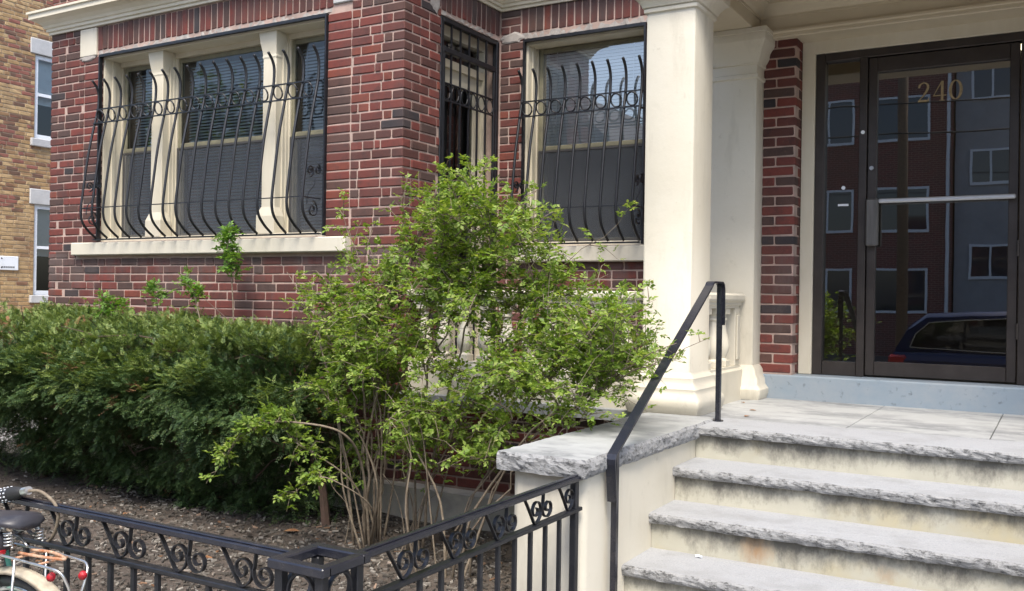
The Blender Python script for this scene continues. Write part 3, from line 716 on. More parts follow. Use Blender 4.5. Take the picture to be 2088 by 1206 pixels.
# ================================================================== PORCH
porch = thing('entrance_porch', 'cream porch with square column, pilaster and moulded ceiling beams over the entrance', 'porch')
CX0, CX1, CY0, CY1 = -2.150, -1.843, 5.20, 5.533
base_p = [(.062, -.67), (.075, -.625), (.080, -.60), (.074, -.575), (.056, -.553), (.050, -.535), (.052, -.52), (.034, -.50), (.026, -.478), (.026, -.458), (.010, -.44), (0, -.425)]
cap_p = [(0, 1.688), (.014, 1.694), (.016, 1.712), (.008, 1.718), (.022, 1.722), (.030, 1.742), (.056, 1.775), (.074, 1.785), (.078, 1.800), (.078, 1.832)]
def column(x0, x1):
    m = MB(); m.sqstack(x0, x1, CY0, CY1, base_p + [(0, .6), (0, 1.2)] + cap_p, .016)
    return smooth_by_angle(m.build('column', 'cream', porch), 35)
column(CX0, CX1); column(.463, .770)
def pilaster(x0, x1):
    m = MB(); y0 = 6.31
    bp = [(.058, -.67), (.072, -.63), (.072, -.60), (.050, -.57), (.046, -.53), (.026, -.50), (.022, -.47), (0, -.44)]
    cpp = [(0, 1.505), (.012, 1.512), (.012, 1.535), (.002, 1.542), (.002, 1.60), (.016, 1.606), (.016, 1.625), (.032, 1.65), (.044, 1.70), (.072, 1.745), (.076, 1.752), (.076, 1.80), (.084, 1.802), (.084, 1.831)]
    m.sqstack(x0, x1, y0, RY+.05, bp + [(0, .5)] + cpp, .008); return smooth_by_angle(m.build('pilaster', 'cream', porch), 35)
pilaster(-2.13, -1.80); pilaster(.42, .75)
# beams and ceiling
SOF = 1.834
def beam(name, *a): m = MB(); m.cbox(*a, .006); return m.build(name, 'porch_trim', porch)
beam('side_beam', -2.17, -1.815, CY0-.02, RY+.03, SOF, 2.30); beam('side_beam', .435, .79, CY0-.02, RY+.03, SOF, 2.30)
beam('front_beam', -1.8149, .4349, CY0-.021, CY1-.02, SOF+.002, 2.301)
beam('wall_frieze', -1.8149, .4349, 6.415, DY+.10, 1.79, 2.20)
crown = [(0, 1.925), (.012, 1.925), (.012, 1.94), (.03, 1.955), (.05, 1.985), (.085, 2.005), (.085, 2.02), (.10, 2.022), (.10, 2.05), (0, 2.05)]
m = MB(); m.sweep([(.4349, CY1-.02), (.4349, 6.415), (-1.8149, 6.415), (-1.8149, CY1-.02)], [(-o, z) for o, z in crown][::1]); cr = m.build('crown_moulding', 'porch_trim', porch)
m = MB(); m.sweep([(.434, 6.414), (-1.814, 6.414)], [(0, 1.80), (-.014, 1.80), (-.014, 1.815), (-.022, 1.822), (-.022, 1.838), (0, 1.842)]); m.build('picture_moulding', 'porch_trim', porch)
m = MB(); m.box(-1.8149, .4349, CY1-.02, 6.415, 2.04, 2.10); m.build('ceiling', 'porch_ceiling', porch)
m = MB(); m.sweep([(-2.171, 6.47), (-2.171, CY0-.021), (.791, CY0-.021)], [(0, 2.06), (.02, 2.06), (.02, 2.09), (.06, 2.14), (.11, 2.16), (.11, 2.21), (.13, 2.215), (.13, 2.25), (0, 2.303)]); m.build('porch_cornice', 'cream_trim', porch)
beam('porch_roof', -2.10, .72, CY0+.05, 6.45, 2.305, 2.40)

# --- balustrades
def baluster_mesh():
    m = MB(); z0, z1 = -.44, -.055; h = z1-z0
    m.cbox(-.045, .045, -.045, .045, z0, z0+.045, .004); m.cbox(-.045, .045, -.045, .045, z1-.04, z1, .004)
    pr = [(.030, .10), (.040, .12), (.030, .15), (.036, .19), (.050, .27), (.055, .36), (.048, .47), (.034, .60), (.027, .72), (.025, .78), (.036, .80), (.036, .83), (.027, .85), (.030, .91)]
    m.lathe(0, 0, [(r, z0+t*h) for r, t in pr], 14)
    return smooth_by_angle(m.build('baluster', 'cream', None), 35)
bal0 = baluster_mesh(); bal_me = bal0.data; bpy.data.objects.remove(bal0)
rail_p = [(.052, -.056), (.052, -.040), (.064, -.034), (.064, -.016), (.080, -.008), (.086, .004), (.086, .030), (.070, .044)]
foot_p = [(.075, -.70), (.075, -.47), (.062, -.455), (.062, -.439)]
def balustrade(label, x0, x1, y0, y1, pts, group='cream balustrades of the porch'):
    t = thing('balustrade', label, 'balustrade', group)
    cx0, cx1, cy0, cy1 = x0, x1, y0, y1
    m = MB(); m.sqstack(cx0, cx1, cy0, cy1, [(o-.06, z) for o, z in rail_p], .003); m.build('top_rail', 'cream', t)
    m = MB(); m.sqstack(cx0, cx1, cy0, cy1, [(o-.06, z) for o, z in foot_p], .003); m.build('base_rail', 'cream', t)
    for (x, y) in pts: obj_from('baluster', bal_me, t, (x, y, 0))
    return t
balustrade('cream balustrade behind the leafy bush, between brick bay and porch column', -3.90, -2.19, 5.28, 5.40, [(-3.83+.168*i, 5.34) for i in range(10)])
balustrade('short cream balustrade between the porch column and the pilaster by the door', -1.99, -1.875, 5.58, 6.27, [(-1.932, 5.66), (-1.932, 5.85), (-1.932, 6.04)])
m = MB(); m.cbox(-1.985, -1.88, 6.17, 6.268, -.44, -.056, .004); m.cbox(-1.8805, -1.868, 6.185, 6.25, -.40, -.10, .004); m.build('end_pier', 'cream', bpy.data.objects['balustrade.001'])
m = MB(); m.box(BR-.004, -1.80, BY+.04+MR, RY+.005, -1.6, -.74)
m.build('terrace_wall', 'mortar', porch)
m = MB(); m.box(BR-.003, -1.80, 5.19, RY+.004, -.739, -.672)
t = m.build('terrace_floor', 'landing', porch)
m = MB(); m.box(BL-.05, BR+.05, BY-.10, BY+.02, -1.7, -1.29); m.box(BR+.05, -2.10, BY-.10, BY+.05, -1.7, -1.292); m.build('footing', 'plinth', bld)

# ================================================================== STEPS
def rock_slab(name, per, z0, z1, mats, parent, rough=None, inset=.004, amp=.010, seg=.022, K=5):
    """slab with split-rock edges; per = [(x,y)...] counter-clockwise, rough = edges (by index) that are split"""
    m = MB(); pts = []
    n = len(per)
    for i in range(n):
        a, b = Vector(per[i]), Vector(per[(i+1) % n]); d = b-a; k = max(1, int(d.length/seg)) if (rough is None or i in rough) else 1
        nr = Vector((d.y, -d.x)).normalized(); rf = (rough is None or i in rough)
        for j in range(k): pts.append((a+d*(j/k), nr, rf))
    rows = []
    for kk in range(K+1):
        t = kk/K; row = []
        for (p, nr, rf) in pts:
            z = z1+(z0-z1)*t
            if rf:
                q = Vector((p.x*14, p.y*14, z*22)); nz_ = mnoise.noise(q)+.6*mnoise.noise(q*2.7)
                o = amp*(nz_*.9+math.sin(t*math.pi)*.55 - (.55 if kk in (0,) else 0) - (.25 if kk == K else 0))
                zz = z + (.004*mnoise.noise(q*1.7) - (.003 if kk == 0 else 0)) * (1 if 0 < kk < K else .6)
                row.append((p.x+nr.x*o, p.y+nr.y*o, min(zz, z1) if kk == 0 else zz))
            else: row.append((p.x, p.y, z))
        rows.append(row)
    N_ = len(pts); vs = [p for r in rows for p in r]
    m.add(vs, [(i*N_+j, (i+1)*N_+j, (i+1)*N_+(j+1) % N_, i*N_+(j+1) % N_) for i in range(K) for j in range(N_)], 1)
    # top: inner flat field and a narrow worn margin
    top0 = len(m.v)
    m.f.append(tuple(range(N_))); m.mi.append(0)
    m.f.append(tuple(K*N_+j for j in range(N_))[::-1]); m.mi.append(0)
    return m.build(name, mats, parent)
SX0, SX1 = -1.668, .29
steps = thing('front_steps', 'grey granite front steps with stained cream risers leading to the door', 'steps')
NOSE = [4.78, 4.475, 4.165, 3.855, 3.545, 3.235]; RIS = .1715; LZ = -.668; TH = .049
for i, y in enumerate(NOSE):
    z = LZ-RIS*i; back = 6.455 if i == 0 else NOSE[i-1]+.05
    o = rock_slab('tread' if i else 'landing_edge', [(SX0-.004, y), (SX1, y), (SX1, y+.40 if i == 0 else back), (SX0-.004, y+.40 if i == 0 else back)], z-TH, z, ['granite', 'rock'], steps, rough=(0,), amp=.013)
    zb = z-TH; zl = (LZ-RIS*(i+1)) if i < len(NOSE)-1 else GROUND-.1
    m = MB(); m.box(SX0, SX1, y+.028, y+.10, zl-.004, zb); m.build('riser', 'riser', steps)
m = MB()
for (a, b, c, d) in ((SX0-.13, -.98, 5.18, 6.46), (-.975, -.30, 5.18, 6.46), (-.295, .42, 5.18, 6.46)): m.cbox(a, b, c+.004, d, LZ-.05, LZ-.001, .003)
m.build('landing', 'landing', steps)
m = MB(); m.box(-1.79, .42, 5.0, 6.46, -1.6, LZ-.052); m.build('landing_core', 'riser', steps)
def cheek(name, label, x0, x1, cx0, cx1):
    t = thing(name, label, 'wall')
    m = MB(); m.sqstack(x0, x1, 3.47, 5.10, [(0, GROUND-.1), (0, -1.1), (0, -.735)], .035); o = smooth_by_angle(m.build('stucco_wall', 'cream', t), 50)
    rock_slab('cap_stone', [(cx0, 5.09), (cx0, 3.42), (cx1, 3.42), (cx1, 5.09)], -.735, -.668+.012, ['landing', 'rock'], t, rough=(0, 1, 2), amp=.012)
    return t
cheek('stair_side_wall', 'cream stucco stair side wall with a rough granite cap, left of the steps', -2.02, SX0-.002, -2.065, -1.648)
cheek('stair_side_wall', 'cream stucco stair side wall at the right end of the steps', SX1+.002, .70, .27, .77)

# ================================================================== HANDRAIL
hr = thing('handrail', 'black iron handrail rising from the lower steps to the porch landing', 'handrail')
HX = -1.625
m = MB(); m.box(HX-.0125, HX+.0125, 5.028, 5.053, LZ, .085); m.build('post', 'rail', hr)
m = MB(); m.box(HX-.0125, HX+.0125, 3.652, 3.677, -1.35, -.66); m.build('post', 'rail', hr)
path = [(HX, 5.068, -.14), (HX, 5.066, .055), (HX, 5.058, .082), (HX, 5.035, .094), (HX, 4.90, .094), (HX, 4.875, .088), (HX, 4.855, .070), (HX, 3.632, -.662), (HX, 3.618, -.68), (HX, 3.618, -.70), (HX, 3.640, -.86)]
m = MB(); m.ribbon(path, .044, .011, (1, 0, 0)); m.build('top_rail', 'rail', hr)
m = MB(); m.ribbon([(HX, 4.86, .062), (HX, 3.64, -.668)], .024, .012, (1, 0, 0)); m.build('rail_channel', 'rail', hr)
m = MB(); m.tube([(HX, 5.04, LZ-.002), (HX, 5.04, LZ+.006)], .030, 14); m.build('foot_flange', 'rail', hr)

# ================================================================== IRON FENCE
fen = thing('iron_fence', 'low black iron fence with scrolls round the planting bed', 'fence')
FX, FY, FT, F2 = -1.69, 1.955, -.718, -.852
def bar_box(name, *a, mat='iron', parent=None, c=.003):
    m = MB(); m.cbox(*a, c); return m.build(name, mat, parent or fen)
def rail_profile(name, x0, x1, y0, y1):
    m = MB()
    if x1-x0 > y1-y0:
        m.cbox(x0, x1, y0, y1, FT-.024, FT-.005, .003); m.cbox(x0, x1, y0+.012, y1-.012, FT-.006, FT, .003)
    else:
        m.cbox(x0, x1, y0, y1, FT-.024, FT-.005, .003); m.cbox(x0+.012, x1-.012, y0, y1, FT-.006, FT, .003)
    return m.build(name, 'rail', fen)
BXc, BYc, BH = -1.742, 1.955, .088      # corner box
rail_profile('top_rail', -9.3, BXc-BH-.002, FY-.022, FY+.022)
rail_profile('top_rail', FX-.022, FX+.022, BYc+BH+.002, 3.455)
bar_box('lower_rail', -9.3, BXc-BH+.02, FY-.016, FY+.016, F2-.016, F2)
bar_box('lower_rail', FX-.016, FX+.016, BYc+BH-.02, 3.455, F2-.016, F2)
bar_box('bottom_rail', -9.3, BXc-BH+.02, FY-.016, FY+.016, -1.50, -1.484); bar_box('bottom_rail', FX-.016, FX+.016, BYc+BH-.02, 3.455, -1.50, -1.484)
pk = MB(); pk.cbox(-.008, .008, -.008, .008, -1.56, F2-.017, .002); p0 = pk.build('picket', 'iron', fen, loc=(FX, 3.395-.116*1, 0)); pme = p0.data
for i in range(2, 11): obj_from('picket', pme, fen, (FX, 3.395-.116*i, 0))
for i in range(1, 26):
    if i == 4: continue
    obj_from('picket', pme, fen, (BXc-BH-.005-.1125*i, FY, 0))
bar_box('end_post', FX-.014, FX+.014, 3.395, 3.425, GROUND, FT-.025); 
for x in (-4.95, -7.9): bar_box('end_post', x-.014, x+.014, FY-.014, FY+.014, GROUND, F2-.017)
# corner box of four posts with an open top
for sx in (-1, 1):
    for sy in (-1, 1):
        a, b = BXc+sx*(BH-.016), BYc+sy*(BH-.016); bar_box('corner_post', a-.014, a+.014, b-.014, b+.014, GROUND, FT-.026)
m = MB()
for s in (-1, 1):
    a = BYc+s*(BH-.006); m.cbox(BXc-BH-.012, BXc+BH+.012, a-.018, a+.018, FT-.025, FT+.003, .004)
    a = BXc+s*(BH-.006); m.cbox(a-.018, a+.018, BYc-BH+.0125, BYc+BH-.0125, FT-.0245, FT+.0025, .004)
m.build('corner_top_frame', 'rail', fen)
for (nx_, ny_, dx, dy) in ((0, 1, 0, -1), (1, 0, 1, 0), (0, 1, 0, 1), (1, 0, -1, 0)):
    c = Vector((BXc+dx*(BH-.018), BYc+dy*(BH-.018), 0)); u = Vector((ny_, nx_, 0)) if False else Vector((abs(dy), abs(dx), 0)); nr = Vector((dx, dy, 0))
    for zc, s in ((FT-.085, 1), (FT-.20, -1)):
        pts = [c+u*(.047*math.cos(a))+Vector((0, 0, zc+s*.052*math.sin(a))) for a in [math.radians(-120+330*i/26) for i in range(27)]]
        m = MB(); m.ribbon(pts, .012, .006, nr); m.build('ring_scroll', 'iron', fen)
# scrolls between the rails
def spiral(cx, cz, r0_, r1_, a0, turns, n=26):
    return [(cx+(r0_+(r1_-r0_)*(i/n)**.8)*math.cos(a0+turns*2*math.pi*i/n), cz+(r0_+(r1_-r0_)*(i/n)**.8)*math.sin(a0+turns*2*math.pi*i/n)) for i in range(n+1)]
HZ = FT-.025-F2
def scroll_shapes():
    h = HZ; A = [(0, h), (.028, h*.66), (.056, h*.30), (.074, h*.06)]
    A += spiral(.088, h*.46, h*.455, .010, math.radians(-98), 1.45)
    B = [(.142, h), (.140, h*.85), (.137, h*.62)] + spiral(.175, h*.42, h*.40, .010, math.radians(168), 1.4)
    return A, B
SA, SB = scroll_shapes()
def scroll_mesh(pts, ax):
    m = MB(); q = [Vector((u, 0, z)) if ax == 'x' else Vector((0, u, z)) for u, z in pts]
    m.ribbon(q, .013, .0045, (0, 1, 0) if ax == 'x' else (1, 0, 0)); o = m.build('scroll', 'iron', None); me = o.data; bpy.data.objects.remove(o); return me
sxa, sxb = scroll_mesh(SA, 'x'), scroll_mesh(SB, 'x'); sya, syb = scroll_mesh(SA, 'y'), scroll_mesh(SB, 'y')
PER = .272
for i in range(12):
    x = -1.90-PER*(i+1)+.05
    obj_from('scroll', sxa, fen, (x, FY, F2+.001)); obj_from('scroll', sxb, fen, (x, FY, F2+.001))
for i in range(5):
    y = 3.27-PER*i
    if y > 1.99: obj_from('scroll', sya, fen, (FX, y, F2+.001))
    if y-.13 > 1.99 and i > 0: pass
    y2 = y-PER+.005
    if y2+.1 > 2.02: obj_from('scroll', syb, fen, (FX, y2, F2+.001))

# ================================================================== WINDOW GRILLES AND GATE
BARP = [(.055, .447), (.125, .50), (.182, .565), (.203, .64), (.200, .72), (.185, .84), (.142, 1.15), (.090, 1.40), (.058, 1.54), (.050, 1.62), (.052, 1.69), (.075, 1.745), (.115, 1.79)]
BARP = [(o, z) for o, z in BARP]
def grille(label, x0, x1, yw, zoff, xs, fz, group='curved iron window grilles'):
    t = thing('window_grille', label, 'grille', group)
    yf = yw-.012
    m = MB(); w = .03
    m.box(x0, x0+.014, yf-.008, yf+.024, fz[0], fz[1]); m.box(x1-.014, x1, yf-.008, yf+.024, fz[0], fz[1])
    m.box(x0+.014, x1-.014, yf-.007, yf+.023, fz[1]-.022, fz[1]); m.build('frame', 'iron', t)
    m = MB(); m.box(x0+.014, x1-.014, yw-.062, yw-.045, fz[0]+.004, fz[0]+.016); m.box(x0+.02, x0+.032, yw-.06, yf-.008, fz[0]+.005, fz[0]+.015); m.box(x1-.032, x1-.02, yw-.06, yf-.008, fz[0]+.005, fz[0]+.015); m.build('bottom_rail', 'iron', t)
    prof = smooth_path([(0, yw-o, z+zoff) for o, z in BARP], 4)
    m = MB(); m.tube(prof, .0108, 6); b0 = m.build('bar', 'iron', t, smooth=True, loc=(xs[0], 0, 0)); me = b0.data
    for x in xs[1:]: obj_from('bar', me, t, (x, 0, 0))
    def rail_at(o, z, nm, th=.005):
        m = MB(); xa, xb = xs[0], xs[-1]; m.box(xa, xb, yw-o-th, yw-o+th, z+zoff-th, z+zoff+th)
        for x in (xa, xb): m.box(x-th, x+th, yw-o+th, yf, z+zoff-th*.98, z+zoff+th*.98)
        return m.build(nm, 'iron', t)
    rail_at(.071, 1.548, 'ring_rail'); rail_at(.096, 1.425, 'ring_rail'); rail_at(.205, .69, 'belly_rail', .004)
    m = MB(); ra = (1.548-1.425)/2-.006; n = 20
    pts = [Vector((.043*math.cos(a), .012*-math.sin(a), ra*.86*math.sin(a))) for a in [2*math.pi*i/n for i in range(n+1)]]
    m.tube(pts, .0065, 6); r_ = m.build('ring', 'iron', None, smooth=True); rme = r_.data; bpy.data.objects.remove(r_)
    for a, b in zip(xs[:-1], xs[1:]): obj_from('ring', rme, t, ((a+b)/2, yw-.083, 1.4865+zoff))
    for x in (xs[0], xs[-1]):          # scrolls filling the side of the belly
        for (zc, r_, s, o_) in ((.605, .066, 1, .095), (.885, .046, -1, .125), (.90, .040, 1, .045)):
            pts = spiral(0, 0, r_, .008, math.radians(90*s), 1.6*s, 22); pts = [Vector((0, yw-o_-o*.9, zc+z+zoff)) for o, z in pts]
            m = MB(); m.ribbon(pts, .012, .007, (1, 0, 0)); m.build('side_scroll', 'iron', t, loc=(x, 0, 0))
        m = MB(); m.tube(smooth_path([(0, yw-.155, .64+zoff), (0, yw-.14, .72+zoff), (0, yw-.085, .78+zoff), (0, yw-.07, .83+zoff)], 5), .004, 6); m.build('side_scroll', 'iron', t, loc=(x, 0, 0))
    return t
nb = 17
grille('wide curved black iron grille over the three-part bay window', LW[0]+.002, LW[1]-.002, BY, 0, [-7.165+i*(2.495)/(nb) for i in range(nb+1)], (.425, 2.04))
grille('narrower curved black iron grille beside the porch column', RW[0]+.002, RW[1]-.002, RY, -.015, [-3.70+.127*i for i in range(9)], (.405, 2.045))
gate = thing('security_gate', 'black iron security gate with a row of rings in the brick return of the bay', 'gate')
gx = BR-.012
def gb(name, *a): m = MB(); m.cbox(*a, .003); return m.build(name, 'iron', gate)
gb('frame', gx-.03, gx+.012, 5.645, 5.685, -.655, 2.05); gb('frame', gx-.03, gx+.012, 6.43, 6.468, -.655, 2.05)
gb('frame', gx-.029, gx+.011, 5.685, 6.43, 2.018, 2.05); gb('transom_rail', gx-.029, gx+.011, 5.685, 6.43, 1.80, 1.84)
gb('stile', gx-.012, gx+.008, 5.688, 5.712, -.62, 1.798); gb('stile', gx-.012, gx+.008, 6.40, 6.427, -.62, 1.798)
for z in (1.575, 1.448, .26, -.60): gb('cross_rail', gx-.010, gx+.006, 5.712, 6.40, z-.006, z+.006)
gys = [5.8+.1225*i for i in range(5)]
for y in gys:
    m = MB(); m.box(gx-.008, gx+.004, y-.007, y+.007, 1.84, 2.018); m.build('bar', 'iron', gate)
    m = MB(); m.box(gx-.008, gx+.004, y-.007, y+.007, -.594, 1.798); m.build('bar', 'iron', gate)
m = MB(); pts = [Vector((0, .045*math.cos(a), .055*math.sin(a))) for a in [2*math.pi*i/20 for i in range(21)]]; m.tube(pts, .005, 6); r_ = m.build('ring', 'iron', None, smooth=True); rme = r_.data; bpy.data.objects.remove(r_)
for y in [5.745]+[a+.061 for a in gys]: obj_from('ring', rme, gate, (gx-.002, y, 1.5115))
m = MB(); m.cbox(gx-.03, gx+.014, 5.686, 5.76, .42, .56, .004); m.build('lock_box', 'iron', gate)

# ================================================================== NEIGHBOURING BUILDING
nbld = thing('tan_brick_building', 'tan brick building at the far left with white windows and pale lintels', 'building')
NX = -15.0
nw = [(9.575, 10.75, 2.55, 3.98), (9.60, 10.8, -.10, 1.44)]
m = MB(); slab_with_openings(m, 'x', NX-.3, NX-.008, 4.0, 20, -1.8, 7.5, nw); m.box(NX-8, NX-.31, 4.0, 4.3, -1.8, 7.5); m.box(NX-8, NX-.31, 4.3, 20, 7.3, 7.5)
nwall = m.build('outer_wall', 'mortar_tan', nbld)
NB = BrickWork()
NB.course_runs((NX, 0, 0), (0, 1, 0), (1, 0, 0), 7.6, 11.6, -1.7, int((5.9+1.7)/CH), [(a-.01, b+.4, c-.14, d+.27) for a, b, c, d in nw]+[], .06)
for (a, b, c, d) in nw:
    NB.course_runs((NX, 0, 0), (0, 1, 0), (1, 0, 0), b, b+.4, c-.14, int((d-c+.4)/CH), [], .0)
    NB.course_runs((NX, 0, 0), (0, 1, 0), (1, 0, 0), a-.07, a-.015, c+.01, int((d-c)/CH), [], .0)
NB.finish(nwall, 'tan', 'tan_s', 300, None, 50)
for (a, b, c, d) in nw:
    m = MB(); m.cbox(NX-.2, NX+.02, a-.10, b+.12, d, d+.26, .01); m.build('lintel', 'stone_pale', nbld)
    m = MB(); m.cbox(NX-.2, NX+.05, a-.08, b+.1, c-.13, c, .01); m.build('sill', 'stone_pale', nbld)
    w = bpy.data.objects.new('window', None); COL.objects.link(w); w.parent = nbld
    m = MB()
    for (p, q, r, s) in ((a, a+.07, c, d), (b-.07, b, c, d), (a+.07, b-.07, d-.07, d), (a+.07, b-.07, c, c+.08), (a+.07, b-.07, (c+d)/2+.02, (c+d)/2+.07)): m.box(NX-.12, NX-.04, p, q, r, s)
    m.build('frame', 'white', w)
    m = MB(); m.add([(NX-.08, a, c), (NX-.08, b, c), (NX-.08, b, d), (NX-.08, a, d)], [(0, 1, 2, 3)]); m.build('pane', 'glass', w)
    m = MB(); m.box(NX-.20, NX-.18, a+.05, b-.05, (c+d)/2-.1, d-.04); m.build('roller_shade', 'white', w)
    m = MB(); m.box(NX-1.2, NX-1.18, a-.3, b+.3, c-.3, d+.3); m.build('room_shell', 'dark', w)
sg = thing('wall_plate', 'small white plate fixed to the tan brick wall at the far left', 'sign')
m = MB(); m.cbox(NX, NX+.03, 8.72, 9.31, .31, .54, .008); m.build('plate', 'white', sg)
m = MB()
for i in range(7): m.box(NX+.030, NX+.032, 9.02+.033*i, 9.02+.033*i+.02, .345, .372)
m.build('lettering', 'dark', sg)
m = MB()
for z in (.35, .5): m.tube([(NX+.028, 9.02, z), (NX+.034, 9.02, z)], .012, 8)
m.build('screw', 'dark', sg)

# ================================================================== VEGETATION
def leaf_mesh(name, P, D, Nn, Ln, Wd, mat, parent, kind='stuff', fold=.25, mats=None, mi=None):
    """many small folded leaves: P base, D direction, Nn face normal (arrays)"""
    D = D/np.linalg.norm(D, axis=1, keepdims=True); S = np.cross(D, Nn); S /= (np.linalg.norm(S, axis=1, keepdims=True)+1e-9); U = np.cross(S, D)
    n = len(P); V = np.empty((n, 4, 3)); Ln = np.broadcast_to(Ln, n)[:, None]; Wd = np.broadcast_to(Wd, n)[:, None]
    V[:, 0] = P; V[:, 1] = P+D*Ln*.45+S*Wd/2+U*Wd*fold; V[:, 2] = P+D*Ln; V[:, 3] = P+D*Ln*.45-S*Wd/2+U*Wd*fold
    me = bpy.data.meshes.new(name); me.vertices.add(n*4); me.vertices.foreach_set('co', V.reshape(-1).astype(np.float32))
    idx = (np.arange(n)[:, None]*4+np.array([0, 1, 2, 0, 2, 3])[None]).reshape(-1)
    me.loops.add(n*6); me.loops.foreach_set('vertex_index', idx.astype(np.int32))
    me.polygons.add(n*2); me.polygons.foreach_set('loop_start', (np.arange(n*2)*3).astype(np.int32))
    for m in (mats or [mat]): me.materials.append(MAT[m])
    if mi is not None: me.polygons.foreach_set('material_index', np.repeat(mi, 2).astype(np.int32))
    me.update(calc_edges=True); o = bpy.data.objects.new(name, me); COL.objects.link(o); o.parent = parent
    if kind: o['kind'] = kind
    return o
def rnd_dirs(n): v = RNG.normal(size=(n, 3)); return v/np.linalg.norm(v, axis=1, keepdims=True)

# ---- clipped yew hedge
hedge = thing('yew_hedge', 'wide dark green yew hedge under the bay window', 'hedge')
HX0, HX1 = -9.4, -3.95
def hedge_point(t, x):
    """cross-section: t 0 = low front, .5 = front shoulder, 1 = back of the top"""
    prof = [(4.66, -1.50), (4.46, -1.28), (4.24, -1.04), (4.05, -.82), (3.97, -.64), (4.05, -.48), (4.24, -.35), (4.60, -.27), (5.05, -.24)]
    k = t*(len(prof)-1); i = min(int(k), len(prof)-2); f = k-i; y = prof[i][0]*(1-f)+prof[i+1][0]*f; z = prof[i][1]*(1-f)+prof[i+1][1]*f
    dy, dz = prof[i+1][0]-prof[i][0], prof[i+1][1]-prof[i][1]; l = math.hypot(dy, dz); return y, z, -dz/l, dy/l
P_, D_, M_ = [], [], []
def add_spray(base, axis, flat, length, npair, new, P=P_, D=D_, NN=[], LL=[], MM=M_):
    b = axis.cross(flat)
    if b.length < 1e-4: b = axis.orthogonal()
    b.normalize(); fl = b.cross(axis).normalized()
    for i in range(npair):
        t = (i+.5)/npair; c = base+axis*(length*t)-Vector((0, 0, .10*length*t*t))
        for s in (-1, 1):
            d = axis*.75+b*s*(.85-.4*t)+fl*random.uniform(-.2, .2)
            P.append(c); D.append(d); NN.append(fl); LL.append(.022*(1-.35*t)*random.uniform(.8, 1.25)); MM.append(new)
HN, HL_ = [], []
random.seed(5)
def hedge_ok(x): return 1.0
ncl = 7600
for k in range(ncl):
    x = HX0+(HX1-HX0)*random.random()**.85; t = random.random()**.75
    y, z, ny, nz = hedge_point(t, x)
    lump = .15*mnoise.noise(Vector((x*1.25, t*3.2, 1.3)))+.10*mnoise.noise(Vector((x*3.4, t*7, 5.1)))+.05*mnoise.noise(Vector((x*8, t*14, 2.1)))
    inner = random.random() < (.30 if t > .4 else .5); dpt = -random.uniform(.12, .40) if inner else -random.random()**2*.10
    endr = max(0, (x-(HX1-.55))/.55)                       # right end rounds off
    if endr > 0: y = y+endr**2*.55; z = z-(endr**2)*(.12 if t > .5 else -.05)
    nrm = Vector((endr*.9, -abs(ny), nz)).normalized()
    c = Vector((x, y, z))+nrm*(lump+dpt)
    if c.y > 5.12: c.y = 5.12-random.random()*.05
    if c.z < -1.47: c.z = -1.47+random.random()*.06
    gap = mnoise.noise(Vector((x*3.1, t*8.5, 9.4)))
    if gap < -.24 and not inner: continue                  # bare holes between the layers
    dead = random.random() < .012
    lead = (nrm+Vector((random.uniform(-.7, .7), random.uniform(-.5, .0), random.uniform(-.25, .30)))).normalized()
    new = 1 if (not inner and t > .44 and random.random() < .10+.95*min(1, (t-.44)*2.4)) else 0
    for q in range(13):                                    # one branchlet: a flat fan of short sprays
        ax = (lead+Vector((random.gauss(0, .55), random.gauss(0, .55), random.gauss(0, .30)))).normalized()
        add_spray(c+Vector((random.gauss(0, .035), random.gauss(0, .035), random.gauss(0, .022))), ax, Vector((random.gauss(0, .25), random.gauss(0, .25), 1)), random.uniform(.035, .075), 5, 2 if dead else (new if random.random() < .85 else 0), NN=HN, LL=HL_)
for k in range(1700):                                      # dense shaded inside, down to the ground
    c = Vector((random.uniform(HX0, HX1-.15), random.uniform(4.55, 5.08), random.uniform(-1.5, -.45)))
    for q in range(5):
        add_spray(c+Vector((random.gauss(0, .05), random.gauss(0, .05), random.gauss(0, .04))), Vector((random.gauss(0, .6), -.6+random.gauss(0, .4), random.gauss(0, .4))).normalized(), Vector((random.gauss(0, .3), random.gauss(0, .3), 1)), random.uniform(.09, .16), 8, 0, NN=HN, LL=HL_)
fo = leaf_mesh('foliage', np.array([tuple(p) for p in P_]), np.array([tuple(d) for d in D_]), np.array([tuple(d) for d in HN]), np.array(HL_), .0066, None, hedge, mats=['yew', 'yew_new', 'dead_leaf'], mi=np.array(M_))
mb = MB(); rr = random.Random(3)
for k in range(320):                                        # bare twigs inside
    x = rr.uniform(HX0, HX1-.1); y = rr.uniform(4.3, 4.95); z = rr.uniform(-1.2, -.35); d = Vector((rr.uniform(-1, 1), rr.uniform(-1, .1), rr.uniform(-.1, .6))).normalized()
    p = Vector((x, y, z)); q = p+d*rr.uniform(.2, .5); mb.tube([p, (p+q)/2+Vector((0, 0, .03)), q], .004, 5, rs=[.006, .004, .002])
mb.build('twigs', 'bark_dark', hedge, kind='stuff')
for k in range(9):
    x = HX0+.5+k*.6+rr.uniform(-.15, .15); y = rr.uniform(4.6, 4.85); mb = MB()
    pts = [Vector((x, y, BED-.05)), Vector((x+rr.uniform(-.08, .08), y-.04, -1.2)), Vector((x+rr.uniform(-.2, .2), y-.12, -.85)), Vector((x+rr.uniform(-.3, .3), y-.2, -.5))]
    mb.tube(smooth_path(pts, 4), .03, 7, rs=[.035-.0023*i for i in range(13)]); mb.build('trunk', 'bark_dark', hedge)

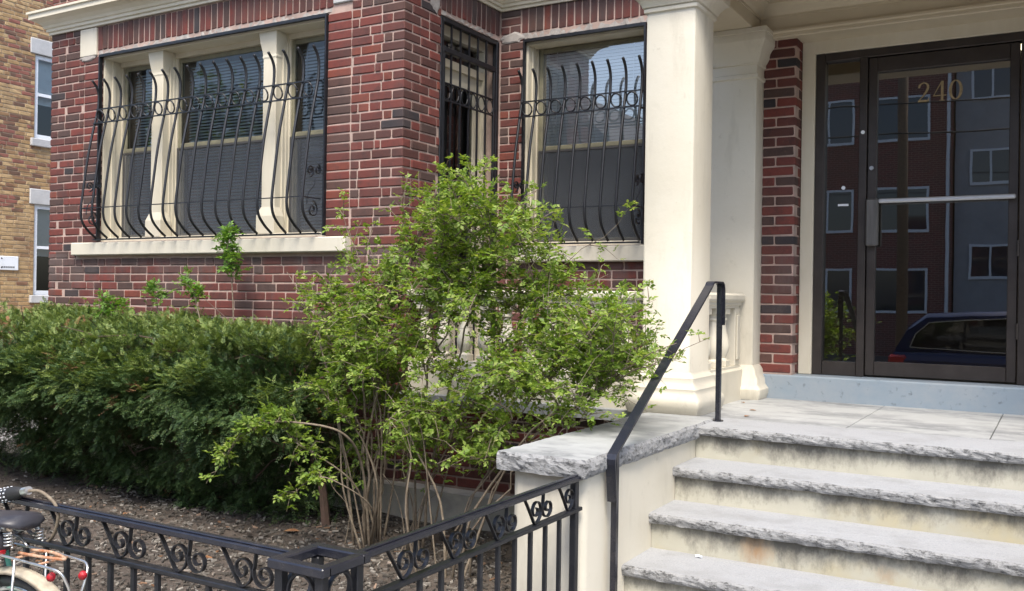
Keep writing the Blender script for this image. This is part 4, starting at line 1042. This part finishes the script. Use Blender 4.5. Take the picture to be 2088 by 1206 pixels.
# ---- loose leafy bush
bush = thing('leafy_bush', 'tall loose rose bush with small bright green leaves in front of the balustrade', 'bush')
LP, LD, LN, LL = [], [], [], []
def compound_leaf(p, d, size, out=None):
    """stalk with five leaflets"""
    P, D, NN, Q = out or (LP, LD, LN, LL)
    side = d.cross(Vector((random.uniform(-.4, .4), random.uniform(-.4, .4), 1)))
    if side.length < .01: side = Vector((1, 0, 0))
    side.normalize(); nrm = side.cross(d).normalized()
    for (t, s) in ((.45, -1), (.45, 1), (.75, -1), (.75, 1), (1, 0)):
        dd = d*(.6 if s else 1)+side*s+nrm*random.uniform(-.35, .15); P.append(p+d*size*1.5*t); D.append(dd); NN.append(nrm+Vector((random.uniform(-.4, .4), random.uniform(-.4, .4), random.uniform(-.4, .4)))); Q.append(size*random.uniform(.75, 1.15))
twm = MB()
def grow(parent, pts, r, twigs, t0, tw_len, leaf, nleaf=6, droop=0., out=None, twmesh=None, seed=0):
    R = random.Random(seed); n = len(pts)
    for k in range(twigs):
        t = t0+(1-t0)*R.random()**.8; i = min(int(t*(n-1)), n-2); f = t*(n-1)-i
        p = pts[i].lerp(pts[i+1], f); tan = (pts[i+1]-pts[i]).normalized()
        d = (tan*.5+Vector((R.gauss(0, 1), R.gauss(0, 1), R.gauss(.15, .8)))*.6).normalized(); L_ = tw_len*R.uniform(.35, 1.15)
        q = p+d*L_*.5+Vector((0, 0, .02)); e = p+d*L_-Vector((0, 0, droop*L_))
        (twmesh or twm).tube([p, q, e], .0016, 4, cap=False, rs=[.0026, .0018, .0009])
        for j in range(nleaf):
            u = (j+.6)/nleaf; c = p.lerp(q, u*2) if u < .5 else q.lerp(e, u*2-1)
            ld = (d*.4+Vector((R.gauss(0, 1), R.gauss(0, 1), R.gauss(.1, .7)))*.7).normalized(); compound_leaf(c, ld, leaf*R.uniform(.75, 1.2), out)
CA, CB, CC = Vector((-3.62, 4.50, BED-.03)), Vector((-2.80, 4.18, BED-.03)), Vector((-3.25, 4.45, BED-.03))
def stem(base, tip, seed, r=.011, twigs=10, t0=.4, tw=.26, leaf=.026, nleaf=6, lean=.35, bend=None):
    R = random.Random(seed); b = base+Vector((R.gauss(0, .055), R.gauss(0, .05), 0)); tip = Vector(tip); h = tip.z-b.z
    c1 = b+Vector((R.uniform(-.08, .08), R.uniform(-.06, .06), h*.5))+(tip-b)*.05; c2 = b.lerp(tip, .62)+Vector((0, 0, h*.22)) if bend is None else Vector(bend)
    pts = bez(b, c1, c2, tip, 14); CANES.append(pts)
    pts = [p+Vector((R.gauss(0, .016), R.gauss(0, .016), R.gauss(0, .008))) if 0 < i < 14 else p for i, p in enumerate(pts)]
    m = MB(); m.tube(pts, r, 6, rs=[r*(1-.82*i/14) for i in range(15)]); m.build('stem', 'bark', bush, smooth=True)
    if twigs: grow(bush, pts, r, twigs, t0, tw, leaf, nleaf, .1, seed=seed)
random.seed(21)
CANES = []
KEY = [  # picture position of a shoot's tip, its depth, the clump it rises from, twigs
    (832, 350, 4.55, CA, 5), (905, 345, 4.5, CA, 9), (985, 352, 4.45, CA, 11), (1095, 388, 4.5, CC, 6), (700, 420, 4.5, CA, 4), (760, 470, 4.55, CA, 5),
    (585, 555, 4.45, CA, 5), (655, 560, 4.5, CA, 6), (1262, 455, 4.7, CC, 4), (1335, 612, 4.35, CB, 7), (1445, 690, 4.25, CB, 6), (1380, 700, 4.2, CB, 8),
    (1285, 780, 4.15, CB, 8), (1215, 835, 4.1, CB, 7), (1240, 560, 4.6, CC, 5), (720, 500, 4.5, CA, 5), (850, 440, 4.6, CA, 8), (930, 400, 4.5, CC, 11), (1030, 430, 4.5, CC, 11), (640, 640, 4.4, CA, 7)]
for i, (u, v, Y, c, tw) in enumerate(KEY):
    stem(c, onY(u, v, Y), 100+i, r=random.uniform(.006, .010), twigs=int(tw*1.8), t0=.5, tw=.22)
FILL = [(690, 640, 900, 800, 14), (820, 480, 1000, 700, 11), (940, 420, 1120, 640, 11), (1000, 600, 1300, 800, 18), (1080, 520, 1230, 640, 6), (650, 720, 860, 860, 8), (860, 740, 1060, 900, 8), (1180, 620, 1330, 740, 8), (880, 360, 1010, 480, 8), (620, 600, 720, 760, 4), (720, 560, 860, 760, 5), (1040, 640, 1300, 820, 6), (690, 820, 900, 960, 9), (900, 840, 1010, 960, 5)]
MAIN = list(CANES)
k = 0
for (a, b, c, d, n) in FILL:
    for j in range(n):
        u, v = random.uniform(a, c), random.uniform(b, d); Y = random.uniform(3.95, 4.85); k += 1
        cl = CA if u < 800 else (CB if u > 1060 else random.choice((CA, CB, CC)))
        tip = onY(u, v, Y)
        best = min(((cn[i]-tip).length+random.uniform(0, .35), ci, i) for ci, cn in enumerate(MAIN) for i in (3, 4, 5, 6, 7, 8, 9) if cn[i].z < tip.z+.15)
        P0 = MAIN[best[1]][best[2]]; tan = (MAIN[best[1]][best[2]+1]-P0).normalized(); l = (tip-P0).length
        bp = bez(P0, P0+tan*l*.4, tip-(tip-P0)*.25+Vector((0, 0, .12*l)), tip, 9)
        m = MB(); m.tube(bp, .004, 5, rs=[.0055*(1-.75*i/9) for i in range(10)]); m.build('branch', 'bark', bush, smooth=True)
        grow(bush, bp, .004, 11, .12, .24, .029, 7, .1, seed=300+k)
# drooping branches low on the left
def free_branch(pts, r, twigs, tw, leaf, seed, mat='bark', t0=0.1, nleaf=5):
    P = smooth_path(pts, 6); m = MB(); n = len(P); m.tube(P, r, 6, rs=[r*(1-.75*i/n) for i in range(n)]); m.build('stem', mat, bush, smooth=True)
    if twigs: grow(bush, P, r, twigs, t0, tw, leaf, nleaf, .15, seed=seed)
free_branch([CA+Vector((.05, -.05, 0)), onY(740, 960, 4.3), onY(700, 885, 4.1), onY(605, 862, 3.95), onY(535, 866, 3.9), onY(480, 905, 3.85), onY(432, 975, 3.85)], .009, 26, .09, .033, 41, t0=.5)
free_branch([CA, onY(730, 1000, 4.3), onY(650, 930, 4.1), onY(600, 900, 4.0), onY(560, 845, 3.95)], .007, 24, .11, .033, 42, t0=.5)
free_branch([CA, onY(760, 1040, 4.3), onY(690, 985, 4.1), onY(640, 975, 4.05), onY(590, 1015, 4.0)], .006, 14, .08, .033, 43, t0=.6)
free_branch([CA, onY(770, 1000, 4.35), onY(740, 900, 4.3), onY(700, 850, 4.2), onY(650, 790, 4.15)], .008, 16, .12, .033, 44, t0=.5)
rr = random.Random(12)
for i in range(12):              # bare basal canes and dead twigs
    c = rr.choice((CA, CA, CB, CB, CC)); b = c+Vector((rr.uniform(-.20, .20), rr.uniform(-.15, .15), 0)); e = b+Vector((rr.uniform(-.35, .35), rr.uniform(-.3, .2), rr.uniform(.4, 1.0)))
    m = MB(); P = smooth_path([b, b.lerp(e, .4)+Vector((rr.uniform(-.06, .06), rr.uniform(-.06, .06), .05)), b.lerp(e, .75)+Vector((rr.uniform(-.06, .06), rr.uniform(-.06, .06), .03)), e], 4)
    r = rr.uniform(.004, .011); m.tube(P, r, 6, rs=[r*(1-.7*j/len(P)) for j in range(len(P))]); m.build('stem', 'bark', bush, smooth=True)
leaf_mesh('foliage', np.array([tuple(p) for p in LP]), np.array([tuple(d) for d in LD]), np.array([tuple(d) for d in LN]), np.array(LL), np.array(LL)*.62, 'rose_leaf', bush)
twm.build('twigs', 'bark', bush, kind='stuff')
print('bush leaflets', len(LP), 'hedge needles', len(P_))

# ---- shoots coming up through the hedge
def shoot(label, pts, twigs, tw, leaf, seed, mat='sprout', t0=.2, nleaf=5):
    t = thing('sapling', label, 'sapling', 'saplings in the hedge'); out = ([], [], [], []); tm = MB(); P = smooth_path(pts, 6); n = len(P)
    m = MB(); m.tube(P, .006, 6, rs=[.006*(1-.7*i/n) for i in range(n)]); m.build('stem', 'bark', t, smooth=True)
    grow(t, P, .006, twigs, t0, tw, leaf, nleaf, .1, out, tm, seed)
    tm.build('twigs', 'bark', t, kind='stuff')
    leaf_mesh('foliage', np.array([tuple(p) for p in out[0]]), np.array([tuple(d) for d in out[1]]), np.array([tuple(d) for d in out[2]]), np.array(out[3]), np.array(out[3])*.62, mat, t)
random.seed(31)
def hp(u, v, Y): return onY(u, v, Y)
shoot('thin upright sapling with a leafy top against the bay window sill', [hp(478, 700, 4.9), hp(474, 600, 4.9), hp(470, 540, 4.9), hp(465, 480, 4.9)], 44, .10, .032, 61, t0=.45)
shoot('low bright green shoots above the left part of the hedge', [hp(250, 720, 4.8), hp(245, 660, 4.8), hp(235, 630, 4.8), hp(215, 628, 4.75)], 34, .15, .032, 62, t0=.35)
shoot('short pale sapling above the hedge left of the upright one', [hp(330, 700, 4.85), hp(322, 640, 4.85), hp(318, 605, 4.85), hp(312, 595, 4.85)], 18, .11, .028, 63, t0=.4)
shoot('pale sapling just above the hedge, nearest the upright one', [hp(420, 700, 4.85), hp(405, 640, 4.85), hp(395, 600, 4.85), hp(385, 580, 4.85)], 22, .12, .028, 64, t0=.4)

# ---- mulch chips, dead leaves
n = 15000; me_v = []; me_f = []
rr = random.Random(77)
mb = MB()
for k in range(n):
    x = rr.uniform(-6.4, -1.72) if k % 4 else rr.uniform(-9.4, -1.72); y = 1.98+3.05*rr.random()
    if y > 3.47 and x > -2.08: continue
    L_ = rr.uniform(.012, .042); w = rr.uniform(.005, .013); a = rr.uniform(0, math.pi); tl = rr.uniform(-.5, .5); h = rr.uniform(.002, .006)
    c, s = math.cos(a), math.sin(a); z = bed_h(x, y)+rr.uniform(.0, .012)
    ux, uy, uz = c*L_/2, s*L_/2, L_/2*tl*.6; vx, vy, vz = -s*w/2, c*w/2, w/2*rr.uniform(-.6, .6)
    top = [(x-ux-vx, y-uy-vy, z-uz-vz+h), (x+ux-vx*.6, y+uy-vy*.6, z+uz-vz+h), (x+ux+vx*.7, y+uy+vy*.7, z+uz+vz+h), (x-ux+vx, y-uy+vy, z-uz+vz+h)]
    mb.add(top+[(p[0], p[1], p[2]-h*2) for p in top], [(0, 1, 2, 3), (0, 4, 5, 1), (1, 5, 6, 2), (2, 6, 7, 3), (3, 7, 4, 0)])
tag(mb.build('bark_mulch', 'chips'), 'loose grey brown bark mulch covering the planting bed', 'mulch', kind='stuff')
def dead_leaf(x, y, z, s, a, label, mat='dead_leaf'):
    m = MB(); pts = [(-.5, 0), (-.2, .28), (.15, .30), (.5, 0), (.15, -.28), (-.2, -.26)]; c, q = math.cos(a), math.sin(a)
    vs = [(x+s*(u*c-v*q), y+s*(u*q+v*c), z+.004+s*.25*abs(v)) for u, v in pts]; vs += [(p[0], p[1], p[2]-.0015) for p in vs]
    m.add(vs, [(0, 1, 2, 3), (0, 3, 4, 5), (9, 8, 7, 6), (11, 10, 9, 6)]+[(i, (i+1) % 6+0, (i+1) % 6+6, i+6) for i in range(6)])
    tag(m.build('fallen_leaf', mat), label, 'leaf', 'fallen leaves by the entrance')
def onZp(u, v, z): d = ray(u, v); return d*(z/d.z)
for (u, v, s, l) in ((1523, 850, .045, 'dark dead leaf on the landing nearest the handrail post'), (1535, 838, .04, 'thin dead leaf on the landing beyond the nearest one'), (1590, 812, .05, 'dead leaf lying in the corner by the blue-grey threshold'), (1515, 822, .035, 'small dead leaf on the landing beside the pilaster foot')):
    p = onZp(u, v, LZ); dead_leaf(p.x, p.y, LZ, s, random.uniform(0, 3), l)
for (u, v, l) in ((595, 1078, 'orange brown dead leaf on the mulch left of the corner post'), (960, 1130, 'brown curled leaf on the mulch behind the right fence')):
    p = onZp(u, v, BED+.05); dead_leaf(p.x, p.y, bed_h(p.x, p.y)+.015, .10, .6, l)
p = onZp(1424, 1138, LZ-RIS*3); m = MB(); m.tube([(p.x-.014, p.y, p.z+.006), (p.x, p.y+.003, p.z+.009), (p.x+.016, p.y, p.z+.006)], .006, 8); tag(m.build('paper_scrap', 'white'), 'tiny white paper scrap on a lower step', 'litter')

# ================================================================== BICYCLE
MAT['green'] = simple('mint_green_paint', (.13, .42, .30), .35, (.22, .55, .42), 20, .4, .7)
MAT['fender'] = simple('cream_fender_paint', (.55, .48, .36), .4, (.42, .34, .24), 15, .45, .7)
MAT['rubber'] = simple('black_rubber', (.016, .016, .017), .7)
MAT['saddle'] = simple('worn_saddle_vinyl', (.030, .029, .035), .45, (.05, .05, .055), 40, .5, .7)
MAT['chrome'] = simple('tarnished_chrome', (.62, .62, .60), .28, (.40, .36, .30), 30, .5, .7, metal=.9)
MAT['redlens'] = simple('red_reflector', (.42, .012, .022), .3, (.30, .01, .015), 160, .45, .6, 180, .6, .004)
MAT['rusty'] = simple('rusty_steel', (.32, .12, .05), .7, (.45, .30, .20), 30, .4, .6)
bike = thing('bicycle', 'mint green bicycle with cream mudguard and rear rack leaning by the left fence', 'bicycle')
BKY = 1.765; WR = .345; RX = -2.80; WZ = GROUND+.362; FXW = RX-1.08
def wheel(cx):
    w = bpy.data.objects.new('wheel', None); COL.objects.link(w); w.parent = bike
    def torus(R, r, n=56, k=8): 
        m = MB(); m.rings([[(cx+(R+r*math.cos(2*math.pi*j/k))*math.cos(2*math.pi*i/n), BKY+r*math.sin(2*math.pi*j/k), WZ+(R+r*math.cos(2*math.pi*j/k))*math.sin(2*math.pi*i/n)) for j in range(k)] for i in range(n+1)], False); return m
    torus(WR, .019).build('tyre', 'rubber', w, smooth=True); torus(WR-.024, .010).build('rim', 'chrome', w, smooth=True)
    m = MB()
    for i in range(32):
        a = 2*math.pi*i/32; s = 1 if i % 2 else -1; m.tube([(cx, BKY+s*.03, WZ), (cx+(WR-.03)*math.cos(a), BKY, WZ+(WR-.03)*math.sin(a))], .0012, 4, cap=False)
    m.build('spokes', 'chrome', w, kind='stuff'); m = MB(); m.tube([(cx, BKY-.05, WZ), (cx, BKY+.05, WZ)], .02, 12); m.build('hub', 'chrome', w)
wheel(RX); wheel(FXW)
def fender(cx, a0, a1):
    m = MB(); rows = []; n = 26
    for i in range(n+1):
        a = math.radians(a0+(a1-a0)*i/n); row = []
        for (dy, dr) in ((-.029, -.014), (-.022, -.003), (-.010, .004), (.010, .004), (.022, -.003), (.029, -.014), (.020, -.006), (0, .001), (-.020, -.006)): row.append((cx+(WR+.036+dr)*math.cos(a), BKY+dy, WZ+(WR+.036+dr)*math.sin(a)))
        rows.append(row)
    m.rings(rows); m.build('mudguard', 'fender', bike, smooth=True)
fender(RX, -5, 150); fender(FXW, 40, 200)
def tube_part(name, pts, r, mat, **k): m = MB(); m.tube(pts, r, 10, **k); return m.build(name, mat, bike, smooth=True)
BBx, BBz = RX-.44, GROUND+.29
ST = Vector((RX-.115, BKY, -.80)); HD = Vector((RX-.80, BKY, -.78))
tube_part('seat_tube', [(BBx, BKY, BBz), ST], .0155, 'green'); tube_part('seat_post', [ST, (RX-.095, BKY, -.742)], .0125, 'chrome')
tube_part('down_tube', [(BBx, BKY, BBz), (RX-.84, BKY, -.92)], .017, 'green'); tube_part('top_tube', [(RX-.21, BKY, -.98), (RX-.81, BKY, -.82)], .0145, 'green')
tube_part('head_tube', [(RX-.785, BKY, -.72), (RX-.85, BKY, -.93)], .018, 'green')
for s in (-1, 1):
    tube_part('seat_stay', [ST+Vector((0, s*.016, -.02)), (RX, BKY+s*.055, WZ)], .008, 'green'); tube_part('chain_stay', [(BBx, BKY+s*.03, BBz), (RX, BKY+s*.055, WZ)], .009, 'green')
    tube_part('fork_blade', [(RX-.85, BKY+s*.03, -.93), (RX-.93, BKY+s*.045, -1.13), (FXW, BKY+s*.05, WZ)], .010, 'green')
tube_part('handlebar', smooth_path([(RX-.60, BKY-.27, -.52), (RX-.70, BKY-.24, -.50), (RX-.78, BKY-.08, -.55), (RX-.78, BKY+.08, -.55), (RX-.70, BKY+.17, -.50), (RX-.62, BKY+.175, -.52)], 5), .011, 'chrome'); tube_part('stem_quill', [(RX-.785, BKY, -.72), (RX-.775, BKY, -.56)], .011, 'chrome')
m = MB(); m.lathe(0, 0, [(.10, -.004), (.10, .004)], 28); o = m.build('chainring', 'chrome', bike); o.rotation_euler = (math.pi/2, 0, 0); o.location = (BBx, BKY-.045, BBz)
tube_part('crank', [(BBx, BKY-.055, BBz), (BBx-.12, BKY-.06, BBz-.12)], .009, 'chrome'); tube_part('crank', [(BBx, BKY+.055, BBz), (BBx+.12, BKY+.06, BBz+.12)], .009, 'chrome')
# saddle: lofted, wide at the back
rows = []
for i, (dx, hw, zz, th) in enumerate([(.050, .030, -.722, .03), (.040, .060, -.708, .040), (.0, .078, -.702, .046), (-.06, .068, -.705, .046), (-.12, .05, -.710, .045), (-.17, .028, -.712, .04), (-.21, .02, -.720, .03), (-.222, .010, -.73, .018)]):
    row = []
    for j in range(14):
        a = 2*math.pi*j/14; row.append((RX-.01+dx, BKY+hw*math.cos(a), zz-th/2+(th/2)*(math.sin(a) if math.sin(a) > 0 else .75*math.sin(a))))
    rows.append(row)
m = MB(); m.rings(rows); m.build('saddle', 'saddle', bike, smooth=True)
for s in (-1, 1): tube_part('saddle_rail', [(RX+.02, BKY+s*.045, -.752), (RX-.06, BKY+s*.03, -.77), (RX-.15, BKY+s*.02, -.755)], .0035, 'chrome')
for s in (-1, 1):
    tube_part('saddle_spring', [(RX+.015+.013*math.cos(a*1.0), BKY+s*.05+.013*math.sin(a), -.795+.0016*a) for a in [i*.6 for i in range(42)]], .0025, 'chrome')
m = MB(); m.sqstack(RX-.085, RX-.03, BKY-.06, BKY-.015, [(-.01, -.825), (0, -.815), (.002, -.79), (-.004, -.768), (-.012, -.762)], .012); lt = m.build('rear_lamp', 'saddle', bike, smooth=True)
m = MB(); m.sqstack(RX-.06, RX-.026, BKY-.064, BKY-.03, [(-.004, -.828), (.0, -.824), (.0, -.814), (-.004, -.812)], .008); m.build('lens', 'redlens', lt)
# rack
for s in (-1, 1):
    tube_part('rack_rail', smooth_path([(RX-.20, BKY+s*.035, -.822), (RX-.05, BKY+s*.05, -.824), (RX+.20, BKY+s*.052, -.826), (RX+.262, BKY+s*.045, -.835), (RX+.275, BKY+s*.03, -.87), (RX+.276, BKY+s*.012, -.92)], 5), .0042, 'chrome')
    tube_part('rack_strut', [(RX+.05, BKY+s*.052, -.828), (RX+.012, BKY+s*.062, WZ)], .004, 'chrome')
for dx in (-.1, .04, .16): tube_part('rack_cross_bar', [(RX+dx, BKY-.05, -.826), (RX+dx, BKY+.05, -.826)], .0038, 'rusty')
tube_part('rack_spring_arm', smooth_path([(RX+.02, BKY-.02, -.818), (RX+.12, BKY-.025, -.812), (RX+.22, BKY, -.812), (RX+.12, BKY+.025, -.812), (RX+.02, BKY+.02, -.818)], 5), .0048, 'rusty')
tube_part('rack_spring_lever', smooth_path([(RX-.05, BKY-.02, -.818), (RX-.02, BKY, -.775), (RX+.03, BKY, -.80)], 4), .0035, 'chrome')
for (dx, dy) in ((.200, -.030), (.262, .032)):
    tube_part('reflector', [(RX+dx, BKY+dy, -.858), (RX+dx+.014, BKY+dy-.012, -.858)], .0125, 'redlens')
lock = thing('bicycle_lock', 'black combination cable lock hanging on the top rail of the left fence', 'lock')
a, b = Vector((-3.24, 1.93, -.735)), Vector((-3.045, 1.925, -.690)); ax = (b-a).normalized()
m = MB(); m.tube([a, a+ax*.01, a+ax*.03, b-ax*.05, b-ax*.02, b], .02, 14, rs=[.012, .02, .023, .023, .018, .011]); m.build('lock_body', 'rubber', lock, smooth=True)
for i in range(4):
    c = a+ax*(.045+.022*i); m = MB(); m.tube([c, c+ax*.014], .0245, 16); d_ = m.build('number_ring', 'saddle', lock)
    m = MB()
    for j in range(12):
        q = 2*math.pi*j/12; n1 = ax.orthogonal().normalized(); n2 = ax.cross(n1); pp = c+ax*.007+(n1*math.cos(q)+n2*math.sin(q))*.0246; m.tube([pp-ax*.004, pp+ax*.004], .0022, 5)
    m.build('number_mark', 'white', d_)
m = MB(); m.tube([b-ax*.002, b+ax*.03], .0145, 12); m.build('lock_cap', 'chrome', lock)
m = MB(); m.tube(smooth_path([b+ax*.02, b+Vector((.09, .01, .005)), b+Vector((.16, .02, -.05)), b+Vector((.10, .03, -.16)), b+Vector((-.08, .04, -.18)), a+Vector((-.05, .02, -.06)), a], 6), .0055, 8); m.build('cable', 'bark', lock, smooth=True)

# ================================================================== ACROSS THE STREET (seen only as reflections in the panes)
def brick_tex(name, c1, c2, mo):
    m, nt, N, L, P = new_mat(name); b = N.new('ShaderNodeTexBrick'); tc = N.new('ShaderNodeTexCoord'); mp = N.new('ShaderNodeMapping'); mp.inputs['Rotation'].default_value = (math.pi/2, 0, 0)
    L.new(tc.outputs['Object'], mp.inputs[0]); L.new(mp.outputs[0], b.inputs[0]); b.inputs['Scale'].default_value = 1
    for k_, v_ in (('Brick Width', .21), ('Row Height', .07), ('Mortar Size', .008)): b.inputs[k_].default_value = v_
    b.inputs['Color1'].default_value = (*c1, 1); b.inputs['Color2'].default_value = (*c2, 1); b.inputs['Mortar'].default_value = (*mo, 1); L.new(b.outputs[0], P.inputs[0]); P.inputs['Roughness'].default_value = .9; return m
MAT['far_brick'] = brick_tex('far_red_brick', (.20, .045, .038), (.11, .035, .03), (.36, .28, .24))
MAT['stucco'] = simple('grey_stucco', (.33, .34, .36), .9, (.27, .28, .3), 3, .4, .7)
MAT['clapboard'] = simple('pale_clapboard', (.45, .47, .47), .8)
MAT['slate'] = simple('dark_roof_shingle', (.08, .08, .085), .9, (.12, .11, .11), 8, .4, .6)
MAT['navy'] = simple('navy_car_paint', (.012, .022, .075), .18)
MAT['wood_pole'] = simple('weathered_pole', (.20, .14, .09), .9, (.13, .09, .06), 12, .4, .6)
def far_block(name, label, x0, x1, yf, z1, mat, wins):
    t = thing(name, label, 'building', 'buildings across the street'); m = MB(); m.box(x0, x1, yf-8, yf, GROUND-.2, z1); m.build('outer_wall', mat, t)
    m = MB(); m.cbox(x0-.1, x1+.1, yf-8.1, yf+.12, z1, z1+.35, .02); m.build('parapet', 'stone_pale', t)
    for (a, b, c, d) in wins:
        w = bpy.data.objects.new('window', None); COL.objects.link(w); w.parent = t; m = MB(); mid = (a+b)/2
        for (p, q, r, s) in ((a, a+.07, c, d), (b-.07, b, c, d), (a+.07, b-.07, d-.07, d), (a+.07, b-.07, c, c+.09), (mid-.03, mid+.03, c+.09, d-.07)): m.box(p, q, yf-.04, yf+.05, r, s)
        m.build('frame', 'white', w); m = MB(); m.box(a+.05, b-.05, yf-.05, yf+.015, c+.05, d-.05); m.build('pane', simple('far_pane', (.03, .035, .05), .03, spec=1.0), w)
    return t
W = []
for z in (-.05, 2.55, 5.5): 
    for x in (-5.32, -7.6, -9.9): W.append((x, x+1.64, z-.3, z+1.15))
far_block('apartment_block', 'red brick apartment block across the street, mirrored in the entrance door', -11.2, -3.0, -19, 7.9, 'far_brick', W)
W = []
for z in (.75, 3.7, 6.35):
    for x in (-2.52, -.2, 2.4): W.append((x, x+1.2, z, z+1.1))
far_block('apartment_block', 'grey stucco building across the street, mirrored in the entrance door', -2.95, 9, -19.2, 10.2, 'stucco', W)
hs = thing('gabled_house', 'pale gabled house across the street, mirrored in the recessed window', 'building', 'buildings across the street')
m = MB(); m.box(-21, -13.5, -27, -19, GROUND-.2, 4.6); m.build('outer_wall', 'clapboard', hs)
m = MB(); m.add([(-21.4, -18.7, 4.4), (-13.1, -18.7, 4.4), (-17.25, -18.7, 8.4), (-21.4, -27.2, 4.4), (-13.1, -27.2, 4.4), (-17.25, -27.2, 8.4)], [(0, 1, 2), (5, 4, 3), (0, 2, 5, 3), (1, 4, 5, 2), (0, 3, 4, 1)]); m.build('roof', 'slate', hs)
for x in (-20, -17.8, -15.6):
    for z in (-.2, 2.4):
        m = MB(); m.box(x, x+1.1, -19.02, -18.95, z, z+1.5); w = m.build('window', 'white', hs); m = MB(); m.box(x+.08, x+1.02, -18.96, -18.94, z+.08, z+1.42); m.build('pane', 'dark', w)
far_block('apartment_block', 'brick row building far along the street, mirrored in the bay window', -48, -22, -19.5, 5.6, 'far_brick', [(x, x+1.5, z, z+1.5) for x in range(-46, -23, 4) for z in (-.3, 2.6)])
m = MB(); m.tube([(-3.5, -12.2, GROUND), (-3.52, -12.2, 3), (-3.56, -12.2, 8.6)], .14, 12, rs=[.15, .13, .11]); pl = tag(m.build('utility_pole', 'wood_pole', smooth=True), 'wooden utility pole across the street, mirrored in the entrance door', 'pole')
m = MB(); m.tube([(-3.12, -18.9, GROUND), (-3.12, -18.9, 7.8)], .055, 8); tag(m.build('downpipe', 'white'), 'pale downpipe between the two buildings mirrored in the entrance door', 'pipe')
for z, l in ((4.15, 'lower overhead cable strung along the street'), (4.9, 'upper overhead cable strung along the street')):
    m = MB(); m.tube([(-40+i*4, -11.9, z+.35*math.cos((i % 8)/8*2*math.pi)*.5) for i in range(22)], .018, 6); tag(m.build('overhead_cable', 'rubber'), l, 'cable', 'overhead cables')
def street_tree(x, y, h, label, seed):
    R_ = random.Random(seed); t = thing('street_tree', label, 'tree', 'street trees across the road'); m = MB()
    m.tube([(x, y, GROUND), (x+.05, y, 1), (x-.05, y, h*.6)], .18, 10, rs=[.2, .16, .06]); m.build('trunk', 'bark', t, smooth=True)
    n = 2600; c = rnd_dirs(n)*RNG.random((n, 1))**.4*np.array([[2.6, 2.4, h*.36]])+np.array([[x, y, h*.58]]); c += .5*rnd_dirs(n)
    leaf_mesh('crown', c, rnd_dirs(n), rnd_dirs(n), RNG.uniform(.2, .34, n), .2, 'rose_leaf', t)
street_tree(-26, -12.4, 8, 'leafy street tree mirrored in the right light of the bay window', 1); street_tree(-32.5, -12.4, 9.5, 'tall leafy street tree mirrored in the middle of the bay window', 2); street_tree(-39, -12.4, 8.5, 'leafy street tree mirrored in the left light of the bay window', 3)
# parked car at the kerb behind the photographer
car = thing('parked_car', 'navy blue estate car parked at the kerb, mirrored in the entrance door', 'car')
cx, cy = .05, -2.35
def loft(name, secs, mat, parent=car, smooth=True):
    m = MB(); m.rings(secs); return smooth_by_angle(m.build(name, mat, parent), 35)
def sec(x, hw, z0, z1, rnd=.12):
    return [(x, cy+s*w, z) for s, w, z in ((-1, hw*.93, z0), (-1, hw, z0+rnd), (-1, hw, z1-rnd), (-1, hw*.88, z1), (1, hw*.88, z1), (1, hw, z1-rnd), (1, hw, z0+rnd), (1, hw*.93, z0))]
g0 = GROUND-.14
loft('body', [sec(cx-2.28, .72, g0+.42, g0+.92), sec(cx-2.20, .86, g0+.30, g0+1.02), sec(cx-1.5, .91, g0+.24, g0+1.04), sec(cx+.9, .91, g0+.24, g0+1.02), sec(cx+1.9, .86, g0+.26, g0+.92), sec(cx+2.22, .75, g0+.32, g0+.74)], 'navy')
loft('cabin', [sec(cx-2.2, .70, g0+.98, g0+1.06, .02), sec(cx-2.02, .72, g0+.98, g0+1.40, .05), sec(cx-1.75, .74, g0+.98, g0+1.60, .06), sec(cx-.6, .75, g0+.98, g0+1.66, .06), sec(cx+.2, .74, g0+.98, g0+1.58, .06), sec(cx+.95, .70, g0+.96, g0+1.03, .02)], 'navy')
MAT['car_glass'] = simple('car_glass', (.01, .012, .015), .03, spec=1.0)
for s in (-1, 1):
    y = cy+s*.752; pts = [(cx-1.98, g0+1.10), (cx-1.90, g0+1.30), (cx-1.72, g0+1.47), (cx-.6, g0+1.56), (cx+.1, g0+1.47), (cx+.62, g0+1.10), (cx-.5, g0+1.06)]
    m = MB(); m.add([(x, y, z) for x, z in pts]+[(x, y-s*.05, z) for x, z in pts], [tuple(range(7))[::(-1 if s > 0 else 1)], tuple(range(7, 14))]+[(i, (i+1) % 7, (i+1) % 7+7, i+7) for i in range(7)]); m.build('side_window', 'car_glass', car)
    m = MB(); P = [(x, y+s*.004, z) for x, z in pts]; m.tube(P+[P[0]], .009, 6); m.build('window_trim', 'chrome', car)
    m = MB(); m.cbox(cx-2.27, cx-2.02, cy+s*.80-.075, cy+s*.80+.075, g0+.82, g0+.98, .03); m.build('tail_light', 'redlens', car)
    for wx in (cx-1.42, cx+1.35):
        w = bpy.data.objects.new('wheel', None); COL.objects.link(w); w.parent = car; yy = cy+s*.80
        m = MB(); m.tube([(wx, yy-.11, g0+.33), (wx, yy+.11, g0+.33)], .33, 24); m.build('tyre', 'rubber', w); m = MB(); m.tube([(wx, yy-.118, g0+.33), (wx, yy+.118, g0+.33)], .21, 18); m.build('rim', 'chrome', w)
m = MB(); m.box(cx-1.9, cx+.75, cy-.70, cy+.70, g0+1.06, g0+1.075); m.build('belt_line', 'navy', car)
m = MB(); m.cbox(cx-2.33, cx-2.15, cy-.78, cy+.78, g0+.38, g0+.62, .04); m.build('rear_bumper', 'navy', car)
